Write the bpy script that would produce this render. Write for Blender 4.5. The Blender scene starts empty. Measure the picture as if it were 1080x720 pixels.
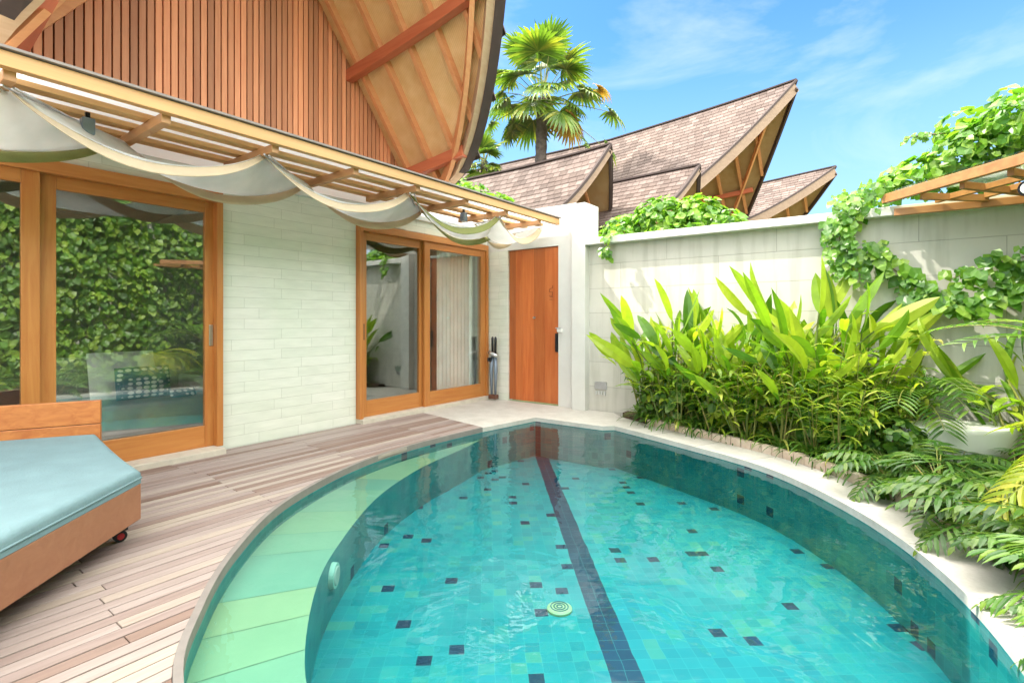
import bpy, bmesh, math, random
from mathutils import Vector, Matrix, geometry, noise
R = math.radians
SC = bpy.context.scene
COL = SC.collection
random.seed(7)

# ------------------------------------------------------------------ camera, world, sun
THETA = R(36.3)
cam_d = bpy.data.cameras.new('camera')
cam = bpy.data.objects.new('camera', cam_d); COL.objects.link(cam)
cam.location = (0, 0, 1.25)
cam.rotation_euler = (R(90), 0, THETA)
cam_d.sensor_width = 36; cam_d.lens = 36 * 543 / 1080
cam_d.shift_y = -23 / 1080
cam_d.clip_start = 0.02; cam_d.clip_end = 2000
SC.camera = cam
LIGHT = Vector((.5, .26, -.70)).normalized()         # the way sunlight travels
SUN_ELEV = math.asin(-LIGHT.z)
world = bpy.data.worlds.new('World'); SC.world = world; world.use_nodes = True
wn, wl = world.node_tree.nodes, world.node_tree.links
wn.clear()
sky = wn.new('ShaderNodeTexSky'); sky.sky_type = 'NISHITA'; sky.sun_disc = False
sky.sun_elevation = SUN_ELEV
sky.sun_rotation = math.atan2(-LIGHT.x, -LIGHT.y)
sky.air_density = 1.0; sky.dust_density = .5; sky.ozone_density = 2.0
bg = wn.new('ShaderNodeBackground'); bg.inputs[1].default_value = .15
wo = wn.new('ShaderNodeOutputWorld')
# thin high cloud
tc = wn.new('ShaderNodeTexCoord'); mp = wn.new('ShaderNodeMapping')
mp.inputs['Location'].default_value = (3.4, 1.3, .6); mp.inputs['Scale'].default_value = (1.2, 1.0, 3.2); mp.inputs['Rotation'].default_value = (.3, .5, .3)
nz = wn.new('ShaderNodeTexNoise'); nz.inputs['Scale'].default_value = 2.0; nz.inputs['Detail'].default_value = 9; nz.inputs['Roughness'].default_value = .58; nz.inputs['Distortion'].default_value = .6
cr = wn.new('ShaderNodeValToRGB'); cr.color_ramp.elements[0].position = .53; cr.color_ramp.elements[1].position = .78
cr.color_ramp.elements[1].color = (.45, .45, .45, 1)
mx = wn.new('ShaderNodeMixRGB'); mx.inputs[2].default_value = (2.6, 2.75, 2.85, 1)
wl.new(tc.outputs['Generated'], mp.inputs[0]); wl.new(mp.outputs[0], nz.inputs[0]); wl.new(nz.outputs[0], cr.inputs[0])
tint = wn.new('ShaderNodeMixRGB'); tint.blend_type = 'MULTIPLY'; tint.inputs[0].default_value = 1; tint.inputs[2].default_value = (.31, .54, .72, 1)
sep = wn.new('ShaderNodeSeparateXYZ'); wl.new(tc.outputs['Generated'], sep.inputs[0])
# bright cloud sheet added overhead, out of view, to light the court softly
hi = wn.new('ShaderNodeMapRange'); hi.interpolation_type = 'SMOOTHSTEP'; hi.inputs[1].default_value = .55; hi.inputs[2].default_value = .76; wl.new(sep.outputs[2], hi.inputs[0])
top = wn.new('ShaderNodeMixRGB'); top.inputs[2].default_value = (17, 16.2, 14.6, 1)
# pale band low over the horizon
lo = wn.new('ShaderNodeMapRange'); lo.interpolation_type = 'SMOOTHSTEP'; lo.inputs[1].default_value = .50; lo.inputs[2].default_value = .08; lo.inputs[3].default_value = 0; lo.inputs[4].default_value = .75; wl.new(sep.outputs[2], lo.inputs[0])
low = wn.new('ShaderNodeMixRGB'); low.inputs[2].default_value = (1.25, 1.85, 2.3, 1)
wl.new(sky.outputs[0], tint.inputs[1]); wl.new(tint.outputs[0], low.inputs[1]); wl.new(lo.outputs[0], low.inputs[0])
wl.new(cr.outputs[0], mx.inputs[0]); wl.new(low.outputs[0], mx.inputs[1])
wl.new(hi.outputs[0], top.inputs[0]); wl.new(mx.outputs[0], top.inputs[1]); 
# bright sky area added unseen, right of and behind the viewer, as fill light
dt = wn.new('ShaderNodeVectorMath'); dt.operation = 'DOT_PRODUCT'; dt.inputs[1].default_value = (.86, -.50, .10); wl.new(tc.outputs['Generated'], dt.inputs[0])
cn = wn.new('ShaderNodeTexNoise'); cn.inputs['Scale'].default_value = 3.5; cn.inputs['Detail'].default_value = 6; wl.new(tc.outputs['Generated'], cn.inputs[0])
ad = wn.new('ShaderNodeMath'); ad.operation = 'MULTIPLY_ADD'; ad.inputs[1].default_value = .45; wl.new(cn.outputs[0], ad.inputs[0]); wl.new(dt.outputs['Value'], ad.inputs[2])
cb = wn.new('ShaderNodeMapRange'); cb.interpolation_type = 'SMOOTHSTEP'; cb.inputs[1].default_value = .42; cb.inputs[2].default_value = .72; wl.new(ad.outputs[0], cb.inputs[0])
sky_fill = wn.new('ShaderNodeMixRGB'); sky_fill.inputs[2].default_value = (10.2, 10.4, 10.2, 1); wl.new(cb.outputs[0], sky_fill.inputs[0]); wl.new(top.outputs[0], sky_fill.inputs[1])
wl.new(sky_fill.outputs[0], bg.inputs[0]); wl.new(bg.outputs[0], wo.inputs[0])
sd = bpy.data.lights.new('sun', 'SUN'); sun = bpy.data.objects.new('sun', sd); COL.objects.link(sun)
sd.energy = 2.2; sd.angle = R(.53); sd.color = (1, .93, .82)
sun.rotation_euler = LIGHT.to_track_quat('-Z', 'Y').to_euler()
SC.view_settings.view_transform = 'Standard'; SC.view_settings.look = 'None'
SC.view_settings.exposure = 1.82; SC.view_settings.gamma = 1
SC.render.engine = 'CYCLES'
SC.cycles.use_denoising = True
SC.cycles.max_bounces = 10; SC.cycles.diffuse_bounces = 5; SC.cycles.glossy_bounces = 5; SC.cycles.transparent_max_bounces = 16
SC.cycles.caustics_reflective = False; SC.cycles.caustics_refractive = False
SC.cycles.sample_clamp_indirect = 6

# ------------------------------------------------------------------ materials
class NT:
    def __init__(s, name):
        s.m = bpy.data.materials.new(name); s.m.use_nodes = True
        s.t = s.m.node_tree; s.n = s.t.nodes; s.l = s.t.links; s.n.clear()
        s.out = s.n.new('ShaderNodeOutputMaterial')
    def add(s, typ, **kw):
        n = s.n.new(typ)
        for k, v in kw.items():
            if k == 'ins':
                for a, b in v.items():
                    if isinstance(b, bpy.types.NodeSocket): s.l.new(b, n.inputs[a])
                    else: n.inputs[a].default_value = b
            else: setattr(n, k, v)
        return n
    def bsdf(s, **ins):
        b = s.add('ShaderNodeBsdfPrincipled', ins={k.replace('_', ' '): v for k, v in ins.items()})
        s.l.new(b.outputs[0], s.out.inputs[0]); return b
    def coord(s, kind='Object', scale=(1, 1, 1), rot=(0, 0, 0)):
        c = s.add('ShaderNodeTexCoord')
        return s.add('ShaderNodeMapping', ins={0: c.outputs[kind], 'Scale': scale, 'Rotation': rot}).outputs[0]
    def noise(s, vec, scale, detail=4, rough=.5, dist=0.0):
        return s.add('ShaderNodeTexNoise', ins={'Vector': vec, 'Scale': scale, 'Detail': detail, 'Roughness': rough, 'Distortion': dist}).outputs[0]
    def ramp(s, fac, *stops):
        n = s.add('ShaderNodeValToRGB'); e = n.color_ramp.elements
        while len(e) < len(stops): e.new(.5)
        for k, (p, c) in enumerate(stops): e[k].position = p; e[k].color = (*c, 1) if len(c) == 3 else c
        s.l.new(fac, n.inputs[0]); return n.outputs[0]
    def mix(s, fac, a, b, mode='MIX'):
        return s.add('ShaderNodeMixRGB', blend_type=mode, ins={0: fac, 1: a if isinstance(a, bpy.types.NodeSocket) else (*a, 1), 2: b if isinstance(b, bpy.types.NodeSocket) else (*b, 1)}).outputs[0]
    def math(s, op, a, b=0.0, c=0.0):
        return s.add('ShaderNodeMath', operation=op, ins={0: a, 1: b, 2: c}).outputs[0]
    def bump(s, h, strength=.3, dist=.01):
        return s.add('ShaderNodeBump', ins={'Height': h, 'Strength': strength, 'Distance': dist}).outputs[0]

def plain(name, col, rough=.6, metal=0.0, nscale=8, var=.12, bump=.15, bd=.004):
    t = NT(name); v = t.coord(); n = t.noise(v, nscale, 6, .6)
    lo = tuple(c * (1 - var) for c in col); hi = tuple(min(1, c * (1 + var)) for c in col)
    t.bsdf(Base_Color=t.ramp(n, (.3, lo), (.7, hi)), Roughness=rough, Metallic=metal, Normal=t.bump(t.noise(v, nscale * 6, 4), bump, bd))
    return t.m

def wood(name, a, b, axis='z', rough=.45, ring=26, island=.25, scale=1.0, dark=None):
    """long grain along AXIS, tone varied per board."""
    t = NT(name)
    st = {'x': (.07, 1, 1), 'y': (1, .07, 1), 'z': (1, 1, .07)}[axis]
    geo = t.add('ShaderNodeNewGeometry')
    v = t.coord(scale=tuple(k * scale for k in st))
    off = t.add('ShaderNodeCombineXYZ', ins={0: t.math('MULTIPLY', geo.outputs['Random Per Island'], 17.0), 1: t.math('MULTIPLY', geo.outputs['Random Per Island'], 9.0), 2: t.math('MULTIPLY', geo.outputs['Random Per Island'], 5.0)})
    va = t.add('ShaderNodeVectorMath', operation='ADD', ins={0: v, 1: off.outputs[0]}).outputs[0]
    n1 = t.noise(va, ring, 5, .6, .8); n2 = t.noise(va, 3.5, 3, .5, .4)
    c = t.ramp(n1, (.28, a), (.72, b))
    c = t.mix(t.math('MULTIPLY', n2, .35), c, tuple(k * .45 for k in a), 'MIX')
    isl = t.ramp(geo.outputs['Random Per Island'], (0, (1 - island,) * 3), (1, (1 + island * .6,) * 3))
    c = t.mix(1.0, c, isl, 'MULTIPLY')
    t.bsdf(Base_Color=c, Roughness=rough, Normal=t.bump(n1, .25, .003))
    return t.m

def leafm(name, cols, rough=.38, trans=.35, tcol=None):
    t = NT(name); geo = t.add('ShaderNodeNewGeometry')
    r = geo.outputs['Random Per Island']
    stops = [(i / max(1, len(cols) - 1), c) for i, c in enumerate(cols)]
    c = t.ramp(r, *stops)
    n = t.noise(t.coord(), 2.4 if name == 'ivy_leaf' else 9, 4)
    c = t.mix(.8 if name == 'ivy_leaf' else .45, c, t.ramp(n, (.3, (.55, .6, .5)), (.75, (1.5, 1.4, 1.2))), 'MULTIPLY')
    b = t.add('ShaderNodeBsdfPrincipled', ins={'Base Color': c, 'Roughness': rough})
    tr = t.add('ShaderNodeBsdfTranslucent', ins={'Color': t.mix(1.0, c, (1.5, 1.7, .6), 'MULTIPLY')})
    m = t.add('ShaderNodeMixShader', ins={0: trans, 1: b.outputs[0], 2: tr.outputs[0]})
    t.l.new(m.outputs[0], t.out.inputs[0]); return t.m

M = {}
M['door_wood'] = wood('door_wood', (.48, .105, .025), (.64, .20, .055), 'z', .38, 16, .45)
M['frame_v'] = wood('frame_wood_upright', (.52, .175, .04), (.66, .29, .08), 'z', .4, 22, .15)
M['frame_h'] = wood('frame_wood_rail', (.52, .175, .04), (.66, .29, .08), 'y', .4, 22, .15)
M['slat'] = wood('gable_slat_wood', (.66, .25, .115), (.82, .37, .19), 'z', .6, 20, .38)
M['beam_red'] = wood('red_beam_wood', (.50, .12, .055), (.62, .19, .09), 'x', .5, 18, .15)
M['rafter'] = wood('rafter_wood', (.72, .30, .13), (.82, .40, .18), 'y', .55, 18, .15)
M['barge'] = wood('barge_wood', (.55, .36, .22), (.66, .46, .30), 'y', .6, 18, .05)
M['pergola'] = wood('pergola_wood', (.66, .34, .125), (.76, .45, .19), 'y', .5, 16, .12)
M['pergola_x'] = wood('pergola_rafter_wood', (.55, .27, .12), (.70, .38, .18), 'x', .5, 16, .12)
M['canopy_y'] = wood('canopy_wood', (.40, .17, .06), (.60, .28, .10), 'x', .5, 16, .2)
M['headboard'] = wood('daybed_back_wood', (.42, .12, .035), (.62, .24, .07), 'y', .4, 24, .3)
M['base_wood'] = wood('daybed_side_wood', (.32, .13, .065), (.39, .175, .09), 'x', .5, 20, .06)
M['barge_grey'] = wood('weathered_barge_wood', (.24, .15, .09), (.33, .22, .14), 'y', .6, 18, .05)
M['dark_edge'] = plain('dark_roof_edge', (.055, .035, .03), .8)
M['dark_back'] = plain('dark_backing', (.10, .045, .025), .9)
M['black'] = plain('black_metal', (.015, .016, .02), .35, .3)
M['bluegrey'] = plain('blue_grey_metal', (.20, .25, .32), .35, .3)
M['steel'] = plain('brushed_steel', (.55, .56, .58), .3, .9)
M['red_rubber'] = plain('red_rubber', (.45, .02, .03), .5)
M['white_plaster'] = plain('white_plaster', (.61, .60, .57), .85, nscale=3, var=.05, bump=.2)
M['white_gloss'] = plain('white_enamel', (.86, .85, .82), .25, var=.02)
M['peach'] = plain('peach_plaster', (.72, .52, .38), .85, nscale=2, var=.06)
M['soil'] = plain('soil', (.10, .062, .038), .95, nscale=14, var=.5, bump=.8, bd=.03)
M['lawn'] = plain('far_ground', (.09, .11, .04), .95, nscale=2, var=.4)
M['sill'] = plain('sill_stone', (.54, .49, .41), .7, nscale=12, var=.1)
M['trunk'] = plain('palm_bark', (.13, .10, .085), .9, nscale=9, var=.45, bump=.9, bd=.03)
M['bark'] = plain('vine_bark', (.16, .11, .07), .9, nscale=18, var=.3)
M['cloth'] = None

def lining(name='woven_roof_lining', k=1.0):
    t = NT(name); geo = t.add('ShaderNodeNewGeometry')
    uv = t.add('ShaderNodeUVMap').outputs[0]
    w = t.add('ShaderNodeTexWave', wave_type='BANDS', bands_direction='X', ins={'Vector': uv, 'Scale': 14.0, 'Distortion': 1.2, 'Detail': 2.0}).outputs[1]
    n = t.noise(t.coord(), 6, 5)
    c = t.ramp(n, (.3, (.74, .47, .22)), (.7, (.84, .59, .32)))
    c = t.mix(1.0, c, (k, k * .95, k * .9), 'MULTIPLY')
    c = t.mix(.18, c, t.ramp(w, (.3, (.5, .4, .3)), (.7, (1, 1, 1))), 'MULTIPLY')
    t.bsdf(Base_Color=c, Roughness=.75, Normal=t.bump(w, .3, .006)); return t.m
M['lining'] = lining(); M['lining_dark'] = lining('dark_woven_lining', .5)  # same weave in a darker tone for the neighbouring villas

def cladding():
    t = NT('pale_stone_cladding')
    v = t.coord(rot=(0, 0, 0)); sp = t.add('ShaderNodeSeparateXYZ', ins={0: v})
    uv = t.add('ShaderNodeCombineXYZ', ins={0: t.math('ADD', sp.outputs[0], sp.outputs[1]), 1: sp.outputs[2], 2: 0.0}).outputs[0]
    bk = t.add('ShaderNodeTexBrick', offset=.37, offset_frequency=2, squash=.7, squash_frequency=3,
               ins={'Vector': uv, 'Scale': 1.0, 'Mortar Size': .0022, 'Mortar Smooth': .2, 'Brick Width': .62, 'Row Height': .105,
                    'Color1': (.70, .72, .65, 1), 'Color2': (.76, .765, .71, 1), 'Mortar': (.54, .55, .49, 1)})
    n = t.noise(t.add('ShaderNodeMapping', ins={0: uv, 'Scale': (1, 5, 1)}).outputs[0], 4, 6, .6)
    n2 = t.noise(uv, 1.2, 3)
    c = t.mix(.5, bk.outputs[0], t.ramp(n, (.3, (.82, .84, .80)), (.7, (1.06, 1.06, 1.04))), 'MULTIPLY')
    c = t.mix(.35, c, t.ramp(n2, (.35, (.9, .97, .84)), (.65, (1.06, 1.03, 1.0))), 'MULTIPLY')
    h = t.math('ADD', t.math('MULTIPLY', bk.outputs[1], -1.0), t.math('MULTIPLY', n, .35))
    t.bsdf(Base_Color=c, Roughness=.7, Normal=t.bump(h, .5, .005)); return t.m
M['cladding'] = cladding()

def blockwall(name, cols, mort):
    t = NT(name); v = t.coord(); sp = t.add('ShaderNodeSeparateXYZ', ins={0: v})
    uv = t.add('ShaderNodeCombineXYZ', ins={0: t.math('ADD', sp.outputs[0], sp.outputs[1]), 1: sp.outputs[2], 2: 0.0}).outputs[0]
    bk = t.add('ShaderNodeTexBrick', offset=.5, ins={'Vector': uv, 'Scale': 1.0, 'Mortar Size': .004, 'Mortar Smooth': .3, 'Brick Width': 1.25, 'Row Height': .335,
               'Color1': (*cols[0], 1), 'Color2': (*cols[1], 1), 'Mortar': (*mort, 1)})
    n = t.noise(uv, 3, 7, .65); n2 = t.noise(t.add('ShaderNodeMapping', ins={0: uv, 'Scale': (6, .6, 1)}).outputs[0], 1.5, 5)
    c = t.mix(.5, bk.outputs[0], t.ramp(n, (.3, (.86, .87, .86)), (.7, (1.05, 1.05, 1.05))), 'MULTIPLY')
    c = t.mix(.55, c, t.ramp(n2, (.36, (.72, .72, .68)), (.52, (1, 1, 1))), 'MULTIPLY')
    h = t.math('ADD', t.math('MULTIPLY', bk.outputs[1], -1.0), t.math('MULTIPLY', n, .3))
    t.bsdf(Base_Color=c, Roughness=.8, Normal=t.bump(h, .5, .006)); return t.m
M['block'] = blockwall('garden_wall_block', ((.52, .50, .455), (.565, .54, .49)), (.38, .36, .325))

def decking():
    t = NT('weathered_decking'); geo = t.add('ShaderNodeNewGeometry'); r = geo.outputs['Random Per Island']
    off = t.add('ShaderNodeCombineXYZ', ins={0: t.math('MULTIPLY', r, 31.0), 1: t.math('MULTIPLY', r, 13.0), 2: 0.0}).outputs[0]
    v = t.add('ShaderNodeVectorMath', operation='ADD', ins={0: t.coord(scale=(1, .06, 1)), 1: off}).outputs[0]
    base = t.ramp(r, (0, (.30, .19, .15)), (.14, (.38, .27, .23)), (.35, (.44, .345, .32)), (.6, (.50, .41, .385)), (.82, (.56, .47, .44)), (1, (.62, .53, .45)))
    n = t.noise(v, 42, 5, .65, .5); n2 = t.noise(v, 6, 4, .6)
    base = t.mix(1.0, base, (.62, .625, .62), 'MULTIPLY'); c = t.mix(.7, base, t.ramp(n, (.3, (.74, .70, .67)), (.7, (1.13, 1.13, 1.13))), 'MULTIPLY')
    c = t.mix(.5, c, t.ramp(n2, (.35, (.80, .74, .72)), (.65, (1.1, 1.1, 1.1))), 'MULTIPLY')
    t.bsdf(Base_Color=c, Roughness=.62, Normal=t.bump(n, .4, .003)); return t.m
M['deck'] = decking()

def stone(name, a, b, joint=None):
    t = NT(name); v = t.coord()
    n = t.noise(v, 5, 8, .65); n2 = t.noise(v, 45, 4, .6)
    c = t.ramp(n, (.32, a), (.68, b))
    c = t.mix(.3, c, t.ramp(n2, (.35, (.78, .76, .72)), (.6, (1.05, 1.05, 1.05))), 'MULTIPLY')
    h = n2
    if joint:
        bk = t.add('ShaderNodeTexBrick', offset=.5, ins={'Vector': v, 'Scale': 1.0, 'Mortar Size': .003, 'Mortar Smooth': .3, 'Brick Width': joint[0], 'Row Height': joint[1], 'Color1': (1, 1, 1, 1), 'Color2': (.94, .93, .91, 1), 'Mortar': (.66, .63, .58, 1)})
        c = t.mix(1.0, c, bk.outputs[0], 'MULTIPLY')
        h = t.math('SUBTRACT', n2, bk.outputs[1])
    t.bsdf(Base_Color=c, Roughness=.6, Normal=t.bump(h, .3, .003)); return t.m
M['paving'] = stone('pale_paving', (.66, .61, .54), (.76, .72, .66), (.8, .45))
M['coping'] = stone('coping_stone', (.46, .435, .395), (.58, .555, .515), None)
M['edging'] = stone('edging_brick', (.50, .37, .28), (.66, .56, .46), None)

ANG = math.atan2(3.1, -2.5)          # the tiles run along the dark lane line
def tiles(name, floor=True):
    t = NT(name); T = .080
    if floor:
        c = t.add('ShaderNodeTexCoord').outputs['Object']
        mpp = t.add('ShaderNodeMapping', vector_type='POINT', ins={0: c, 'Location': (0, 0, 0), 'Rotation': (0, 0, 0)})
        ca, sa = math.cos(ANG), math.sin(ANG)
        sp = t.add('ShaderNodeSeparateXYZ', ins={0: c})
        wob = t.math('MULTIPLY', t.math('SUBTRACT', t.noise(c, 7, 2), .5), .02); wob2 = t.math('MULTIPLY', t.math('SUBTRACT', t.noise(c, 5.3, 2), .5), .02)
        x0 = t.math('ADD', t.math('ADD', sp.outputs[0], 2.17), wob); y0 = t.math('ADD', t.math('SUBTRACT', sp.outputs[1], 3.76), wob2)
        a = t.math('ADD', t.math('MULTIPLY', x0, ca), t.math('MULTIPLY', y0, sa))
        b = t.math('ADD', t.math('MULTIPLY', x0, -sa), t.math('MULTIPLY', y0, ca))
    else:
        sp = t.add('ShaderNodeSeparateXYZ', ins={0: t.add('ShaderNodeUVMap').outputs[0]})
        a, b = sp.outputs[0], sp.outputs[1]
    a = t.math('DIVIDE', a, T); b = t.math('DIVIDE', b, T); 
    ia, ib = t.math('FLOOR', a), t.math('FLOOR', b)
    cell = t.add('ShaderNodeCombineXYZ', ins={0: ia, 1: ib, 2: 0.0}).outputs[0]
    wn1 = t.add('ShaderNodeTexWhiteNoise', ins={0: cell})
    r = wn1.outputs[0]
    cell2 = t.add('ShaderNodeVectorMath', operation='ADD', ins={0: cell, 1: (57.3, 11.7, 4.0)}).outputs[0]
    r2 = t.add('ShaderNodeTexWhiteNoise', ins={0: cell2}).outputs[0]
    col = t.ramp(r, (0, (.006, .19, .22)), (.35, (.007, .22, .25)), (.75, (.009, .24, .265)), (.93, (.024, .25, .245)), (1, (.06, .26, .21)))
    if not floor: col = t.ramp(r, (0, (.012, .17, .18)), (.5, (.018, .205, .215)), (1, (.03, .24, .225)))
    pn = t.noise(t.coord(), 1.6, 5, .6)
    col = t.mix(.55, col, t.ramp(pn, (.35, (.7, .86, .9)), (.5, (1, 1, 1)), (.68, (2.6, 1.12, 1.0))), 'MULTIPLY')
    dark = t.math('LESS_THAN', r2, .030 if floor else .03)
    if floor:
        dark = t.math('MAXIMUM', dark, t.math('LESS_THAN', t.math('ABSOLUTE', t.math('ADD', ib, .5)), 1.0))
    if not floor: dark = t.math('MAXIMUM', dark, t.math('LESS_THAN', a, 1.01))
    col = t.mix(dark, col, t.mix(r, (.003, .018, .05), (.006, .03, .07)))
    fa = t.math('ABSOLUTE', t.math('SUBTRACT', t.math('FRACT', a), .5)); fb = t.math('ABSOLUTE', t.math('SUBTRACT', t.math('FRACT', b), .5))
    g = t.math('GREATER_THAN', t.math('MAXIMUM', fa, fb), .475)
    col = t.mix(t.math('MULTIPLY', g, .22), col, (.10, .42, .38))
    t.bsdf(Base_Color=col, Roughness=.4); return t.m
M['tile_floor'] = tiles('pool_floor_tile', True)
M['tile_wall'] = tiles('pool_wall_tile', False)

def shelfm():
    t = NT('pool_shelf_stone'); geo = t.add('ShaderNodeNewGeometry')
    n = t.noise(t.coord(), 4, 6, .6)
    c = t.ramp(geo.outputs['Random Per Island'], (0, (.20, .31, .23)), (.35, (.24, .35, .25)), (.7, (.31, .37, .225)), (1, (.38, .39, .22)))
    c = t.mix(.5, c, t.ramp(n, (.3, (.85, .88, .88)), (.7, (1.12, 1.1, 1.05))), 'MULTIPLY')
    t.bsdf(Base_Color=c, Roughness=.5); return t.m
M['shelf'] = shelfm()

def waterm():
    t = NT('pool_water'); v = t.coord()
    n = t.noise(v, 2.6, 3, .5, .6); n2 = t.noise(v, 9, 2, .5)
    h = t.math('ADD', n, t.math('MULTIPLY', n2, .12))
    bp = t.bump(h, .22, .045)
    fr = t.add('ShaderNodeFresnel', ins={'IOR': 1.33, 'Normal': bp}).outputs[0]
    tr = t.add('ShaderNodeBsdfTransparent', ins={'Color': (.66, .96, .97, 1)})
    gl = t.add('ShaderNodeBsdfGlossy', ins={'Color': (1, 1, 1, 1), 'Roughness': .015, 'Normal': bp})
    m = t.add('ShaderNodeMixShader', ins={0: fr, 1: tr.outputs[0], 2: gl.outputs[0]})
    t.l.new(m.outputs[0], t.out.inputs[0]); return t.m
M['water'] = waterm()

def glassm(name, k=.16, tint=(.95, .97, .96)):
    t = NT(name)
    fc = t.add('ShaderNodeLayerWeight', ins={'Blend': .5}).outputs[1]
    f = t.math('ADD', t.math('MULTIPLY', t.math('POWER', fc, 5.0), 1 - k), k)
    tr = t.add('ShaderNodeBsdfTransparent', ins={'Color': (*tint, 1)})
    gl = t.add('ShaderNodeBsdfGlossy', ins={'Color': (.96, 1, .98, 1), 'Roughness': .0})
    m = t.add('ShaderNodeMixShader', ins={0: f, 1: tr.outputs[0], 2: gl.outputs[0]})
    t.l.new(m.outputs[0], t.out.inputs[0]); return t.m
M['glass'] = glassm('tinted_door_glass')

def frosted():
    t = NT('frosted_panel'); 
    b = t.add('ShaderNodeBsdfPrincipled', ins={'Base Color': (.85, .88, .88, 1), 'Roughness': .3})
    tr = t.add('ShaderNodeBsdfTranslucent', ins={'Color': (.95, .97, .97, 1)})
    m = t.add('ShaderNodeMixShader', ins={0: .75, 1: b.outputs[0], 2: tr.outputs[0]})
    t.l.new(m.outputs[0], t.out.inputs[0]); return t.m
M['frosted'] = frosted()

def fabric(name, col, trans, rough=.9, scale=400):
    t = NT(name); n = t.noise(t.coord(), 5, 5); w = t.noise(t.coord(), scale, 2)
    c = t.ramp(n, (.3, tuple(k * .9 for k in col)), (.7, tuple(min(1, k * 1.07) for k in col)))
    w2 = t.noise(t.coord(scale=(1, 2.2, 1)), 16, 5, .6, 1.2); bp = t.bump(t.math('ADD', t.math('MULTIPLY', w2, 1.0), t.math('MULTIPLY', w, .05)), .35, .012)
    b = t.add('ShaderNodeBsdfPrincipled', ins={'Base Color': c, 'Roughness': rough, 'Normal': bp})
    tr = t.add('ShaderNodeBsdfTranslucent', ins={'Color': c})
    m = t.add('ShaderNodeMixShader', ins={0: trans, 1: b.outputs[0], 2: tr.outputs[0]})
    t.l.new(m.outputs[0], t.out.inputs[0]); return t.m
M['sheer'] = fabric('white_sheer', (.95, .97, .96), .7)
M['cream'] = fabric('cream_canvas', (.66, .54, .37), .25)
M['olive'] = fabric('olive_canvas', (.26, .28, .09), .25)
M['mattress'] = fabric('pale_blue_canvas', (.165, .265, .29), .0)
M['curtain'] = fabric('white_curtain', (.90, .93, .90), .10)
M['sofa'] = fabric('grey_sofa_cloth', (.36, .36, .36), .0)
def cushionm():
    t = NT('patterned_cushion'); v = t.coord(scale=(14, 14, 22))
    vo = t.add('ShaderNodeTexVoronoi', feature='F1', ins={'Vector': v, 'Scale': 1.0, 'Randomness': .12}).outputs[0]
    c = t.ramp(vo, (.36, (.74, .78, .76)), (.42, (.09, .19, .24)))
    t.bsdf(Base_Color=c, Roughness=.9); return t.m
M['cushion'] = cushionm()

def shingle(name, cols):
    t = NT(name); geo = t.add('ShaderNodeNewGeometry')
    c = t.ramp(geo.outputs['Random Per Island'], *[(i / (len(cols) - 1), k) for i, k in enumerate(cols)])
    n = t.noise(t.coord(), 1.3, 5); n2 = t.noise(t.coord(), 30, 4)
    c = t.mix(.6, c, t.ramp(n, (.35, (.72, .70, .70)), (.65, (1.15, 1.12, 1.1))), 'MULTIPLY')
    c = t.mix(.4, c, t.ramp(n2, (.35, (.75, .75, .75)), (.65, (1.1, 1.1, 1.1))), 'MULTIPLY')
    t.bsdf(Base_Color=c, Roughness=.85, Normal=t.bump(n2, .5, .01)); return t.m
M['shingle'] = shingle('wood_shingle', [(.085, .057, .046), (.115, .08, .066), (.145, .104, .088), (.175, .13, .112)])
M['neigh_brown'] = wood('brown_gable_board', (.52, .30, .14), (.64, .40, .20), 'z', .6, 12, .2)

G1 = (.035, .11, .012); G2 = (.075, .20, .02); G3 = (.16, .32, .03); G4 = (.30, .42, .05)
M['helic'] = leafm('heliconia_leaf', [(.05, .14, .012), (.12, .25, .02), (.22, .35, .028), (.33, .43, .04), (.44, .49, .06)], .33, .45)
M['lily'] = leafm('strap_leaf', [(.03, .09, .015), (.06, .16, .02), (.12, .24, .03), (.20, .30, .05)], .4, .3)
M['philo'] = leafm('philodendron_leaf', [(.025, .085, .012), (.045, .13, .018), (.08, .18, .022), (.14, .22, .03)], .35, .3)
M['yellowp'] = leafm('yellow_palm_leaf', [(.26, .38, .03), (.42, .46, .04), (.55, .52, .08)], .4, .45)
M['ivy'] = leafm('ivy_leaf', [(.05, .14, .015), (.10, .24, .025), (.20, .36, .04), (.34, .48, .06)], .4, .35)
M['vine'] = leafm('vine_leaf', [(.05, .15, .015), (.10, .24, .03), (.18, .34, .04), (.28, .42, .08)], .35, .4)
M['palmleaf'] = leafm('fan_palm_leaf', [(.05, .10, .02), (.09, .17, .025), (.16, .25, .035), (.30, .30, .05)], .35, .3)
M['dryleaf'] = leafm('dry_palm_leaf', [(.40, .20, .05), (.50, .32, .10), (.30, .16, .06)], .7, .3)
M['stem'] = leafm('green_stem', [(.10, .17, .03), (.24, .27, .06), (.34, .28, .10)], .5, .1)
M['whiteflower'] = leafm('white_petal', [(.8, .78, .66), (.85, .84, .78)], .6, .4)

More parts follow.
